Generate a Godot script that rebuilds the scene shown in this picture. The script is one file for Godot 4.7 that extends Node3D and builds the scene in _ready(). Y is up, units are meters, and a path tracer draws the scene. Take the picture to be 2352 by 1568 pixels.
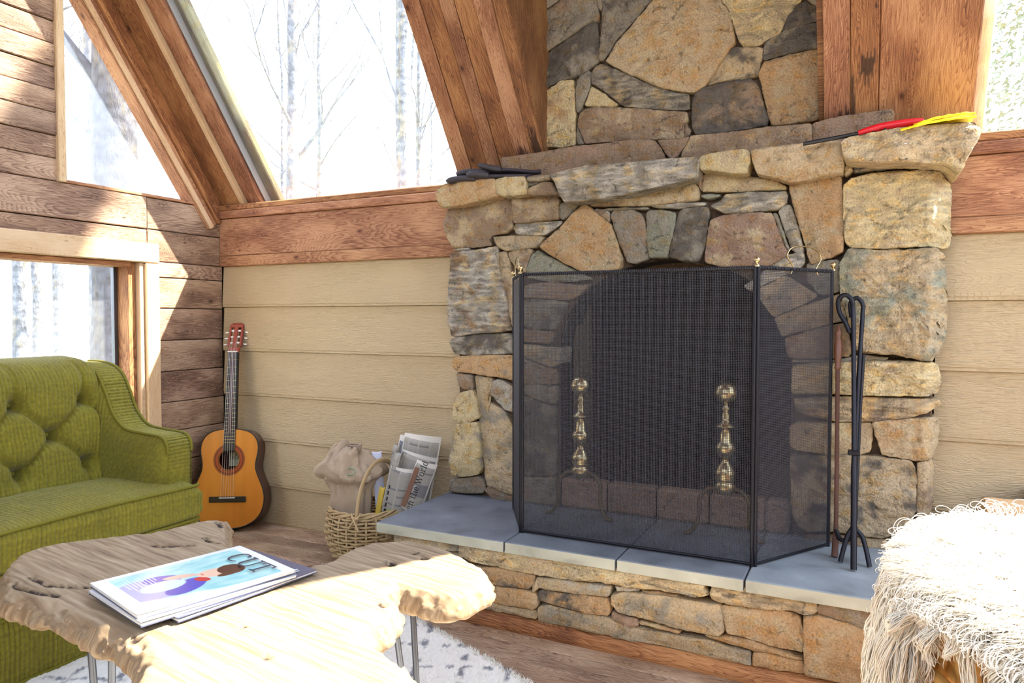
extends Node3D
# A cabin sitting room: stone fireplace, sloped glazing, green corduroy sofa, driftwood table.
# x runs right along the back wall, y up, z from the back wall towards the room; the back-left corner is the origin.

const K := 0.711                      # lean of the glazed slope: dz per dy
const SILL := 1.40
const ROOM_X := 5.00
const ROOM_Z := 4.70

var rng := RandomNumberGenerator.new()
var noise := FastNoiseLite.new()
var M := {}                           # materials
var taken := {}

# ---------------------------------------------------------------- mesh helper
class MB:
	var v := PackedVector3Array()
	var n := PackedVector3Array()
	var t := PackedVector2Array()
	var c := PackedColorArray()
	var i := PackedInt32Array()
	func quad(a: Vector3, b: Vector3, d: Vector3, e: Vector3, ua: Vector2, ub: Vector2, ud: Vector2, ue: Vector2, col := Color.WHITE) -> void:
		var k := v.size()
		var nn := (b - a).cross(e - a)
		if nn.length_squared() < 1e-16:
			nn = (d - b).cross(a - b)
		nn = nn.normalized()
		v.append_array([a, b, d, e]); n.append_array([nn, nn, nn, nn]); t.append_array([ua, ub, ud, ue]); c.append_array([col, col, col, col])
		i.append_array([k, k + 2, k + 1, k, k + 3, k + 2])
	func tri(a: Vector3, b: Vector3, d: Vector3, col := Color.WHITE, ua := Vector2.ZERO, ub := Vector2.ZERO, ud := Vector2.ZERO) -> void:
		var k := v.size()
		var nn := (b - a).cross(d - a).normalized()
		v.append_array([a, b, d]); n.append_array([nn, nn, nn]); t.append_array([ua, ub, ud]); c.append_array([col, col, col])
		i.append_array([k, k + 2, k + 1])
	# a lattice of points, nu columns by nv rows; (column, row) right-handed looking at the outside
	func lattice(p: PackedVector3Array, nu: int, nv: int, uv: PackedVector2Array, cols: PackedColorArray, loop := false, flip := false) -> void:
		var k := v.size()
		var nrm := PackedVector3Array(); nrm.resize(p.size())
		var cu := nu if loop else nu - 1
		for r in nv - 1:
			for q in cu:
				var a := r * nu + q
				var b := r * nu + (q + 1) % nu
				var d := b + nu
				var e := a + nu
				if flip:
					var w := b; b = e; e = w
				var f := (p[d] - p[a]).cross(p[e] - p[b])
				nrm[a] += f; nrm[b] += f; nrm[d] += f; nrm[e] += f
				i.append_array([k + a, k + d, k + b, k + a, k + e, k + d])
		for q in p.size():
			nrm[q] = nrm[q].normalized()
		v.append_array(p); n.append_array(nrm)
		if uv.size() == p.size():
			t.append_array(uv)
		else:
			var z := PackedVector2Array(); z.resize(p.size()); t.append_array(z)
		if cols.size() == p.size():
			c.append_array(cols)
		else:
			var z2 := PackedColorArray(); z2.resize(p.size()); z2.fill(cols[0] if cols.size() else Color.WHITE); c.append_array(z2)
	func mesh() -> ArrayMesh:
		var a := []
		a.resize(Mesh.ARRAY_MAX)
		a[Mesh.ARRAY_VERTEX] = v; a[Mesh.ARRAY_NORMAL] = n; a[Mesh.ARRAY_TEX_UV] = t; a[Mesh.ARRAY_COLOR] = c; a[Mesh.ARRAY_INDEX] = i
		var m := ArrayMesh.new()
		m.add_surface_from_arrays(Mesh.PRIMITIVE_TRIANGLES, a)
		return m

func numbered(called: String) -> String:
	taken[called] = taken.get(called, -1) + 1
	return called if taken[called] == 0 else "%s_%03d" % [called, taken[called]]

func put(called: String, mb, mat: Material, parent: Node = null) -> MeshInstance3D:
	var o := MeshInstance3D.new()
	o.mesh = mb.mesh() if mb is MB else mb
	o.material_override = mat
	if parent == null:
		o.name = numbered(called); add_child(o)
	else:
		o.name = called; parent.add_child(o, true)
	return o

func thing(called: String, label: String, category: String, at := Vector3.ZERO, group := "") -> Node3D:
	var o := Node3D.new()
	o.name = numbered(called); add_child(o); o.position = at
	tag(o, label, category, group)
	return o

func tag(o: Node, label: String, category: String, group := "", kind := "") -> void:
	if label: o.set_meta("label", label)
	if category: o.set_meta("category", category)
	if group: o.set_meta("group", group)
	if kind: o.set_meta("kind", kind)

func struct(called: String, label := "", category := "") -> Node3D:
	var o := Node3D.new()
	o.name = numbered(called); add_child(o); o.set_meta("kind", "structure")
	if label: o.set_meta("label", label)
	if category: o.set_meta("category", category)
	return o

func rf(a: float, b: float) -> float: return rng.randf_range(a, b)
func srgb(r: float, g: float, b: float) -> Color: return Color(r / 255.0, g / 255.0, b / 255.0)
func lin(r: float, g: float, b: float) -> Color: return srgb(r, g, b).srgb_to_linear()
func grey(g: float) -> Color: return Color(g, g, g)
func wood_tint(spread := 0.14) -> Color:
	var g := rf(1.0 - spread, 1.0 + spread * 0.6)
	return Color(g * rf(0.96, 1.04), g, g * rf(0.94, 1.05))

# chamfered box: along is the axis of the grain
func bx(mb: MB, T: Transform3D, size: Vector3, bevel := 0.002, along := 0, tint := Color.WHITE, wu := 1.4, wv := 0.6) -> void:
	var h := size * 0.5
	var bv := minf(bevel, minf(h.x, minf(h.y, h.z)) * 0.9)
	var uo := rng.randf()
	var vo := floorf(rf(0, 3)) / 3.0 + rf(0.0, 0.08)
	var P := func(s: Vector3, ax: int) -> Vector3:
		var p := s * h
		for q in 3:
			if q != ax: p[q] -= s[q] * bv
		return p
	var uvf := func(p: Vector3, ax: int) -> Vector2:
		var o1 := (along + 1) % 3
		var o2 := (along + 2) % 3
		if ax == along: return Vector2(uo + p[o1] / wv * 0.3, vo + p[o2] / wv)
		var w := o1 if ax == o2 else o2
		return Vector2(uo + p[along] / wu, vo + 0.16 + p[w] / wv)
	for ax in 3:
		var b1 := (ax + 1) % 3
		var b2 := (ax + 2) % 3
		for sg in [-1.0, 1.0]:
			var q := []
			for w in [[-1.0, -1.0], [1.0, -1.0], [1.0, 1.0], [-1.0, 1.0]]:
				var s := Vector3.ZERO
				s[ax] = sg; s[b1] = w[0]; s[b2] = w[1]
				q.append(P.call(s, ax))
			if sg < 0: q.reverse()
			mb.quad(T * q[0], T * q[1], T * q[2], T * q[3], uvf.call(q[0], ax), uvf.call(q[1], ax), uvf.call(q[2], ax), uvf.call(q[3], ax), tint)
		# the four edges that run along ax
		for w in [[1.0, 1.0], [-1.0, 1.0], [-1.0, -1.0], [1.0, -1.0]]:
			var s0 := Vector3.ZERO
			s0[ax] = -1.0; s0[b1] = w[0]; s0[b2] = w[1]
			var s1 := s0
			s1[ax] = 1.0
			# shorten along ax as the faces are
			var a: Vector3 = P.call(s0, b1); var b: Vector3 = P.call(s0, b2); var d: Vector3 = P.call(s1, b2); var e: Vector3 = P.call(s1, b1)
			var nn := (b - a).cross(e - a)
			var outw := Vector3.ZERO
			outw[b1] = w[0]; outw[b2] = w[1]
			if nn.dot(outw) < 0:
				var x := b; b = e; e = x
			mb.quad(T * a, T * b, T * d, T * e, uvf.call(a, b1), uvf.call(b, b1), uvf.call(d, b1), uvf.call(e, b1), tint)
	for sx in [-1.0, 1.0]:
		for sy in [-1.0, 1.0]:
			for sz in [-1.0, 1.0]:
				var s := Vector3(sx, sy, sz)
				var a: Vector3 = P.call(s, 0); var b: Vector3 = P.call(s, 1); var d: Vector3 = P.call(s, 2)
				if (b - a).cross(d - a).dot(s) < 0:
					var x := b; b = d; d = x
				var uva: Vector2 = uvf.call(a, (along + 1) % 3)
				mb.tri(T * a, T * b, T * d, tint, uva, uva, uva)

# box between two corners, world axes
func bb(mb: MB, lo: Vector3, hi: Vector3, bevel := 0.002, along := 0, tint := Color.WHITE) -> void:
	bx(mb, Transform3D(Basis(), (lo + hi) * 0.5), (hi - lo).abs(), bevel, along, tint)

func plank(called: String, lo: Vector3, hi: Vector3, along: int, mat: Material, parent: Node, bevel := 0.002, spread := 0.14) -> MeshInstance3D:
	var mb := MB.new()
	bb(mb, lo, hi, bevel, along, wood_tint(spread))
	return put(called, mb, mat, parent)

# tube through points; r one radius or one per point
func tube(mb: MB, pts: Array, r, sides := 8, col := Color.WHITE, flat := 1.0) -> void:
	var np := pts.size()
	var p := PackedVector3Array()
	var uv := PackedVector2Array()
	var up := Vector3.UP
	var d0: Vector3 = (pts[1] - pts[0]).normalized()
	if absf(d0.dot(up)) > 0.9: up = Vector3.RIGHT
	var side := d0.cross(up).normalized()
	var run := 0.0
	for k in np:
		var d: Vector3
		if k == 0: d = pts[1] - pts[0]
		elif k == np - 1: d = pts[k] - pts[k - 1]
		else: d = (pts[k + 1] - pts[k - 1])
		d = d.normalized()
		side = (side - d * side.dot(d)).normalized()
		var oth := d.cross(side)
		var rr: float = r[k] if r is Array or r is PackedFloat32Array else r
		if k > 0: run += pts[k].distance_to(pts[k - 1])
		for s in sides:
			var a := TAU * s / sides
			p.append(pts[k] + side * cos(a) * rr + oth * sin(a) * rr * flat)
			uv.append(Vector2(run, float(s) / sides))
	mb.lattice(p, sides, np, uv, PackedColorArray([col]), true)
	for e in [0, np - 1]:
		var cc: Vector3 = pts[e]
		for s in sides:
			var a := p[e * sides + s]
			var b := p[e * sides + (s + 1) % sides]
			if e == 0: mb.tri(cc, b, a, col)
			else: mb.tri(cc, a, b, col)

# lathe round y: profile of (radius, y)
func lathe(mb: MB, prof: Array, sides := 24, at := Vector3.ZERO, col := Color.WHITE) -> void:
	var p := PackedVector3Array()
	for q in prof:
		for s in sides:
			var a := -TAU * s / sides
			p.append(at + Vector3(cos(a) * q[0], q[1], sin(a) * q[0]))
	mb.lattice(p, sides, prof.size(), PackedVector2Array(), PackedColorArray([col]), true)

func smooth_path(pts: Array, steps := 8) -> Array:
	var cv := Curve3D.new()
	for k in pts.size():
		var tn := Vector3.ZERO
		if k > 0 and k < pts.size() - 1: tn = (pts[k + 1] - pts[k - 1]) / 6.0
		cv.add_point(pts[k], -tn, tn)
	var o := []
	for k in (pts.size() - 1) * steps + 1:
		o.append(cv.samplef(float(k) / steps))
	return o

# ---------------------------------------------------------------- textures and materials
func noise_bytes(w: int, h: int, freq: float, sd: int, oct := 4, typ := FastNoiseLite.TYPE_SIMPLEX_SMOOTH, seam := true) -> PackedByteArray:
	var f := FastNoiseLite.new()
	f.seed = sd; f.frequency = freq; f.noise_type = typ
	f.fractal_type = FastNoiseLite.FRACTAL_FBM if oct > 1 else FastNoiseLite.FRACTAL_NONE
	f.fractal_octaves = oct
	var im := f.get_seamless_image(w, h) if seam else f.get_image(w, h)
	im.convert(Image.FORMAT_L8)
	return im.get_data()

func stretched(w: int, h: int, sw: int, sh: int, freq: float, sd: int, oct := 3) -> PackedByteArray:
	var im := Image.create_from_data(sw, sh, false, Image.FORMAT_L8, noise_bytes(sw, sh, freq, sd, oct))
	im.resize(w, h, Image.INTERPOLATE_CUBIC)
	return im.get_data()

func tex(w: int, h: int, data: PackedByteArray, fmt: int) -> ImageTexture:
	return ImageTexture.create_from_image(Image.create_from_data(w, h, false, fmt, data))

func through(src: PackedByteArray, w: int, h: int, stops: Array) -> ImageTexture:
	var lut := []
	for k in 256:
		var x := k / 255.0 * (stops.size() - 1)
		var a := mini(int(x), stops.size() - 2)
		var cc: Color = stops[a].lerp(stops[a + 1], x - a)
		lut.append(cc)
	var out := PackedByteArray(); out.resize(w * h * 3)
	var R := PackedByteArray(); var G := PackedByteArray(); var B := PackedByteArray()
	for cc in lut:
		R.append(int(cc.r * 255)); G.append(int(cc.g * 255)); B.append(int(cc.b * 255))
	var o := 0
	for k in w * h:
		var q := src[k]
		out[o] = R[q]; out[o + 1] = G[q]; out[o + 2] = B[q]
		o += 3
	return tex(w, h, out, Image.FORMAT_RGB8)

var grain_w := 1024
var grain_h := 768
# growth rings of three flat-sawn boards above one another, 0 dark late wood .. 255 pale early wood
func grain_map() -> PackedByteArray:
	var w := grain_w
	var h := grain_h
	var g := PackedByteArray(); g.resize(w * h)
	var warp := stretched(w, h, 256, h, 0.012, 5, 3)
	var fib := stretched(w, h, 64, h, 0.32, 9, 3)
	var blot := stretched(w, h, 256, 256, 0.012, 21, 3)
	var slot := h / 3
	for s in 3:
		var v0: float = [0.45, 0.1, -0.2][s]
		var h0: float = [0.055, 0.035, 0.085][s]
		var rg: float = [230.0, 210.0, 150.0][s]
		var kn := [[[0.18, 0.6, 0.1], [0.71, 0.35, 0.07]], [[0.44, 0.42, 0.09], [0.88, 0.7, 0.06]], [[0.3, 0.3, 0.06]]][s] as Array
		var cs := PackedFloat32Array()
		var hs := PackedFloat32Array()
		for x in w:
			var u := TAU * x / w
			cs.append(v0 + 0.10 * sin(u + s) + 0.05 * sin(3 * u + 1.7 * s))
			hs.append(h0 + 0.022 * sin(u + 2.1 * s) + 0.012 * sin(2 * u + s))
		for y in slot:
			var v := float(y) / slot
			var row := (s * slot + y) * w
			for x in w:
				var k := row + x
				var dv := (v - cs[x] + (warp[k] - 128) * 0.0009) * 0.2
				var r := (sqrt(dv * dv + hs[x] * hs[x]) * rg if s == 0 else (dv + 0.12 * hs[x]) * rg * (1.0 + 0.3 * v)) + (warp[k] - 128) * 0.006
				var dark := 0.0
				for q in kn:
					var du: float = (float(x) / w - q[0]) * 7.0
					var dk: float = (v - q[1])
					var dd: float = (du * du * 0.35 + dk * dk) / (q[2] * q[2])
					if dd < 6.0:
						r += 3.6 * exp(-dd)
						dark += exp(-dd * 9.0)
				var f := r - floorf(r)
				var val := 1.0 - f * f * f * 0.48
				val -= (fib[k] - 128) * 0.0042
				val += (blot[k] - 128) * 0.0034
				val = val * 0.80 - dark * 0.6
				g[k] = int(clampf(val, 0.0, 1.0) * 255)
	return g

func mat(r: float, g: float, b: float, rough := 0.8, metal := 0.0) -> StandardMaterial3D:
	var m := StandardMaterial3D.new()
	m.albedo_color = srgb(r, g, b)
	m.roughness = rough
	m.metallic = metal
	return m

func wood(stops: Array, relief: float, rough := 0.75) -> StandardMaterial3D:
	var m := StandardMaterial3D.new()
	m.albedo_texture = through(M.grain, grain_w, grain_h, stops)
	m.vertex_color_use_as_albedo = true
	m.roughness = rough
	m.heightmap_enabled = true
	m.heightmap_texture = M.grain_tex
	m.heightmap_scale = relief
	return m

func stone_mat(kind: int) -> StandardMaterial3D:
	var s := 512
	var a := noise_bytes(s, s, [0.012, 0.01, 0.016][kind], 40 + kind, 5)
	var b := noise_bytes(s, s, 0.09, 50 + kind, 4)
	var fine := noise_bytes(s, s, 0.30, 55 + kind, 2)
	var st := stretched(s, s, 128, s, 0.035, 60 + kind, 4)
	var fr := FastNoiseLite.new()
	fr.seed = 80 + kind; fr.frequency = 0.006; fr.fractal_type = FastNoiseLite.FRACTAL_RIDGED; fr.fractal_octaves = 4; fr.domain_warp_enabled = true; fr.domain_warp_amplitude = 25.0
	var fi := fr.get_seamless_image(s, s)
	fi.convert(Image.FORMAT_L8)
	var rd := fi.get_data()
	var sp := noise_bytes(s, s, 0.11, 70 + kind, 2, FastNoiseLite.TYPE_CELLULAR)
	var out := PackedByteArray(); out.resize(s * s * 3)
	var hm := PackedByteArray(); hm.resize(s * s)
	for k in s * s:
		var x := (a[k] - 128) / 128.0
		var y := (b[k] - 128) / 128.0
		var z := (st[k] - 128) / 128.0
		var w := (sp[k] - 128) / 128.0
		var cr := (rd[k] - 128) / 128.0
		var fn := (fine[k] - 128) / 128.0
		var g := 0.80 + 0.10 * x + 0.16 * y + 0.14 * fn
		if kind == 1: g = 0.78 + 0.06 * x + 0.10 * y + 0.30 * z + 0.10 * fn
		if kind == 2: g = 0.82 + 0.08 * x + 0.14 * y + 0.14 * z + 0.12 * fn
		var dk := smoothstep(0.30, 0.8, x * 0.7 + y * 0.6)
		g *= 1.0 - 0.34 * dk
		g *= 1.0 - 0.45 * smoothstep(0.55, 0.95, cr)
		var warm := smoothstep(0.18, 0.6, -x + 0.5 * z)
		out[k * 3] = int(clampf(g * (1.0 + 0.07 * warm), 0, 1) * 255)
		out[k * 3 + 1] = int(clampf(g * (1.0 - 0.01 * warm), 0, 1) * 255)
		out[k * 3 + 2] = int(clampf(g * (1.0 - 0.16 * warm + 0.05 * dk), 0, 1) * 255)
		hm[k] = int(clampf(0.55 + 0.16 * x + 0.16 * y + 0.08 * fn + 0.04 * w + (0.4 * z if kind == 1 else 0.14 * z) - 0.30 * smoothstep(0.25, 0.95, cr), 0, 1) * 255)
	var m := StandardMaterial3D.new()
	m.albedo_texture = tex(s, s, out, Image.FORMAT_RGB8)
	m.vertex_color_use_as_albedo = true
	m.uv1_triplanar = true
	m.uv1_world_triplanar = true
	m.uv1_scale = Vector3(2.6, 2.6, 2.6)
	m.roughness = 0.85
	m.heightmap_enabled = true
	m.heightmap_texture = tex(s, s, hm, Image.FORMAT_L8)
	m.heightmap_scale = [0.8, 0.9, 1.3][kind]
	return m

func materials() -> void:
	M.grain = grain_map()
	M.grain_tex = tex(grain_w, grain_h, M.grain, Image.FORMAT_L8)
	M.plank = wood([srgb(52, 36, 28), srgb(98, 72, 56), srgb(138, 108, 86), srgb(180, 152, 126)], 0.09)
	M.cedar = wood([srgb(66, 34, 20), srgb(120, 74, 48), srgb(154, 106, 74), srgb(190, 144, 106)], 0.05)
	M.floor = wood([srgb(52, 38, 30), srgb(112, 84, 65), srgb(156, 126, 100), srgb(192, 165, 138)], 0.06, 0.6)
	M.beam = wood([srgb(52, 28, 16), srgb(106, 64, 36), srgb(142, 92, 54), srgb(180, 130, 82)], 0.05)
	M.pale_trim = wood([srgb(150, 118, 84), srgb(188, 156, 116), srgb(204, 174, 136), srgb(212, 186, 150)], 0.02)
	var df := stretched(1024, 512, 48, 512, 0.10, 301, 4)
	var dr := StandardMaterial3D.new()
	dr.albedo_texture = through(df, 1024, 512, [srgb(104, 84, 62), srgb(132, 110, 83), srgb(148, 127, 98), srgb(162, 142, 113), srgb(186, 170, 146)])
	dr.vertex_color_use_as_albedo = true; dr.roughness = 0.8
	dr.heightmap_enabled = true; dr.heightmap_texture = tex(1024, 512, df, Image.FORMAT_L8); dr.heightmap_scale = 0.015
	M.drift = dr
	M.log = wood([srgb(70, 48, 34), srgb(150, 112, 78), srgb(196, 156, 110), srgb(214, 180, 136)], 0.06)
	# fibre-cement siding: one paint, embossed grain
	var sd := mat(180, 160, 125, 0.62)
	sd.heightmap_enabled = true; sd.heightmap_texture = M.grain_tex; sd.heightmap_scale = 0.30
	sd.vertex_color_use_as_albedo = true
	M.siding = sd
	for k in 3: M["stone%d" % k] = stone_mat(k)
	var mo := mat(96, 78, 60, 0.95)
	mo.heightmap_enabled = true; mo.heightmap_texture = M.stone0.heightmap_texture; mo.heightmap_scale = 0.8; mo.uv1_triplanar = true; mo.uv1_world_triplanar = true; mo.uv1_scale = Vector3(5, 5, 5)
	M.mortar = mo
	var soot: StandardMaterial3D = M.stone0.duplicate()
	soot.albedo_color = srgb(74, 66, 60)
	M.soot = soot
	var sl: StandardMaterial3D = M.stone2.duplicate()
	sl.albedo_texture = through(noise_bytes(256, 256, 0.012, 313, 5), 256, 256, [srgb(176, 176, 176), srgb(214, 214, 214), srgb(226, 226, 226), srgb(250, 250, 250)])
	sl.uv1_scale = Vector3(1.7, 1.7, 1.7); sl.heightmap_scale = 0.10; sl.roughness = 0.55
	M.slate = sl
	var gl := StandardMaterial3D.new()
	gl.transparency = BaseMaterial3D.TRANSPARENCY_ALPHA
	gl.albedo_color = Color(0.95, 0.97, 1.0, 0.04); gl.roughness = 0.02
	M.glass = gl
	M.iron = mat(38, 38, 44, 0.42, 0.7)
	M.wire = mat(70, 70, 76, 0.45, 0.5)
	M.rust = mat(92, 62, 50, 0.7, 0.3)
	M.brass = mat(194, 176, 134, 0.28, 1.0)
	M.steel = mat(92, 96, 104, 0.35, 0.9)
	M.old_brass = mat(96, 80, 54, 0.5, 0.6)
	M.white = mat(232, 230, 224, 0.5)
	M.black = mat(26, 25, 27, 0.4)
	var cord := mat(255, 255, 255, 0.9)
	cord.vertex_color_use_as_albedo = true; cord.rim_enabled = true; cord.rim = 0.25; cord.rim_tint = 0.7
	cord.uv1_triplanar = true; cord.uv1_scale = Vector3(9, 9, 9)
	var nz := noise_bytes(256, 256, 0.03, 91, 4)
	cord.albedo_texture = through(nz, 256, 256, [srgb(98, 92, 12), srgb(118, 110, 18), srgb(138, 129, 30)])
	M.cord = cord
	M.piping = mat(106, 100, 16, 0.9)
	var burlap := mat(166, 146, 122, 0.95)
	burlap.uv1_triplanar = true; burlap.uv1_scale = Vector3(14, 14, 14)
	var wv := PackedByteArray(); wv.resize(128 * 128)
	for y in 128:
		for x in 128:
			wv[y * 128 + x] = int(128 + 60 * sin(x * TAU / 8.0) * (1 if (y / 8) % 2 == 0 else -1) + 60 * sin(y * TAU / 8.0))
	burlap.heightmap_enabled = true; burlap.heightmap_texture = tex(128, 128, wv, Image.FORMAT_L8); burlap.heightmap_scale = 0.06
	M.burlap = burlap
	M.cane = mat(206, 160, 88, 0.45)
	M.wicker = mat(176, 150, 108, 0.7); M.wicker.vertex_color_use_as_albedo = true
	var wool := mat(255, 255, 255, 0.9)
	wool.vertex_color_use_as_albedo = true; wool.backlight_enabled = true; wool.backlight = Color(0.25, 0.24, 0.22)
	M.wool = wool
	var bark: StandardMaterial3D = M.stone1.duplicate()
	bark.uv1_scale = Vector3(1.4, 0.3, 1.4); bark.heightmap_scale = 2.0
	M.bark = bark
	var gnd: StandardMaterial3D = M.stone0.duplicate()
	gnd.uv1_scale = Vector3(0.35, 0.35, 0.35)
	M.ground = gnd
	M.leather = mat(58, 54, 60, 0.7)
	var rug := mat(255, 255, 255, 1.0)
	rug.vertex_color_use_as_albedo = true
	M.rug = rug
	M.paper = mat(214, 210, 200, 0.9)
	M.needle = mat(104, 126, 100, 0.9)

# ---------------------------------------------------------------- scene
func _ready() -> void:
	rng.seed = 7
	noise.seed = 3
	noise.frequency = 1.0
	var cam := Camera3D.new()
	cam.name = "camera"
	cam.position = Vector3(2.597, 0.90, 2.314)
	cam.rotation_degrees = Vector3(-1.92, 26.26, 0)
	cam.fov = 51.1
	cam.near = 0.05
	cam.far = 200.0
	add_child(cam)
	var env := Environment.new()
	env.background_mode = Environment.BG_SKY
	var sk := ProceduralSkyMaterial.new()
	sk.sky_top_color = srgb(206, 226, 255)
	sk.sky_horizon_color = srgb(248, 250, 255)
	sk.sky_curve = 0.2
	sk.ground_horizon_color = srgb(232, 230, 226)
	sk.ground_bottom_color = srgb(150, 140, 128)
	sk.sky_energy_multiplier = SKY_ENERGY
	sk.ground_energy_multiplier = SKY_ENERGY * 0.6
	sk.sun_angle_max = 1.0
	env.sky = Sky.new()
	env.sky.sky_material = sk
	env.tonemap_mode = Environment.TONE_MAPPER_LINEAR
	env.tonemap_exposure = EXPOSURE
	env.sdfgi_enabled = true
	env.ssao_enabled = true
	env.ssil_enabled = true
	var we := WorldEnvironment.new()
	we.name = "environment"
	we.environment = env
	add_child(we)
	var sun := DirectionalLight3D.new()
	sun.name = "sun"
	sun.light_color = srgb(255, 246, 230)
	sun.light_energy = SUN_ENERGY
	sun.light_angular_distance = 0.6
	sun.shadow_enabled = true
	sun.sky_mode = DirectionalLight3D.SKY_MODE_LIGHT_ONLY
	sun.look_at_from_position(Vector3.ZERO, Vector3(-1.0, -1.42, 0.724).normalized(), Vector3.UP)
	add_child(sun)

	materials()
	build_floor()
	build_back_wall()
	build_left_wall()
	build_slope()
	build_right_and_front()
	build_fireplace()
	build_sofa()
	build_table()
	build_rug()
	build_screen()
	build_andirons()
	build_fire_irons()
	build_guitar()
	build_basket()
	build_chair_and_fleece()
	build_firewood()
	build_mantel_things()
	build_magazines()
	build_outside()

const SKY_ENERGY := 3.0
const SUN_ENERGY := 17.0
const EXPOSURE := 0.65

func build_floor() -> void:
	var f := struct("floor", "brown weathered plank floor")
	var z := -0.05
	var k := 0
	while z < ROOM_Z:
		var w := 0.088
		var j := rf(0.6, 3.4)
		for seg in [[-0.05, j - 0.001], [j + 0.001, ROOM_X + 0.05]]:
			plank("plank", Vector3(seg[0], -0.03, z + 0.0012), Vector3(seg[1], rf(-0.0008, 0.0008), z + w - 0.0012), 0, M.floor, f, 0.002, 0.2)
		z += w
		k += 1
	var sub := MB.new()
	bb(sub, Vector3(-0.1, -0.10, -0.1), Vector3(ROOM_X + 0.1, -0.031, ROOM_Z + 0.1), 0.0, 0)
	put("subfloor", sub, M.soot, f)

func siding_board(parent: Node, x0: float, x1: float, y0: float, y1: float) -> void:
	# lapped: the foot stands 11 mm proud of the head
	var mb := MB.new()
	var tn := Color.WHITE * rf(0.96, 1.02)
	var uo := rng.randf()
	var vo := rng.randf()
	var prof := [[y1, 0.001], [y0 + 0.012, 0.0115], [y0 + 0.009, 0.0095], [y0 + 0.001, 0.0105], [y0, 0.009], [y0, -0.02], [y1, -0.02]]
	for k in prof.size() - 1:
		var a: Array = prof[k]
		var b: Array = prof[k + 1]
		mb.quad(Vector3(x0, b[0], b[1]), Vector3(x1, b[0], b[1]), Vector3(x1, a[0], a[1]), Vector3(x0, a[0], a[1]),
			Vector2(uo + x0 / 1.4, vo + b[0] / 0.6), Vector2(uo + x1 / 1.4, vo + b[0] / 0.6), Vector2(uo + x1 / 1.4, vo + a[0] / 0.6), Vector2(uo + x0 / 1.4, vo + a[0] / 0.6), tn)
	put("siding_board", mb, M.siding, parent)

func build_back_wall() -> void:
	var w := struct("wall_back", "back wall of tan lap siding under a cedar header")
	var core := MB.new()
	bb(core, Vector3(-0.15, -0.1, -0.16), Vector3(1.70, 1.39, -0.021), 0.0)
	bb(core, Vector3(2.40, -0.1, -0.16), Vector3(ROOM_X + 0.15, 1.39, -0.021), 0.0)
	bb(core, Vector3(1.69, 1.06, -0.16), Vector3(2.41, 1.39, -0.021), 0.0)
	put("wall_core", core, M.mortar, w)
	var rows := [[0.946, 1.128], [0.752, 0.946], [0.557, 0.752], [0.361, 0.557], [0.165, 0.361], [-0.005, 0.165]]
	for side in [[0.012, 1.275], [2.775, ROOM_X - 0.01]]:
		for r in rows:
			siding_board(w, side[0], side[1], r[0] + 0.0005, r[1] - 0.0005)
		plank("header_strip", Vector3(side[0] - 0.012, 1.128, -0.02), Vector3(side[1], 1.173, 0.017), 0, M.cedar, w, 0.003)
		plank("header_board", Vector3(side[0] - 0.012, 1.174, -0.02), Vector3(side[1], 1.338, 0.014), 0, M.cedar, w, 0.003)
		plank("sill_board", Vector3(side[0] - 0.012, 1.339, -0.03), Vector3(side[1], 1.372, 0.026), 0, M.cedar, w, 0.004)
		plank("sill_cap", Vector3(side[0] - 0.012, 1.373, -0.06), Vector3(side[1], 1.398, 0.02), 0, M.beam, w, 0.004)

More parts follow.
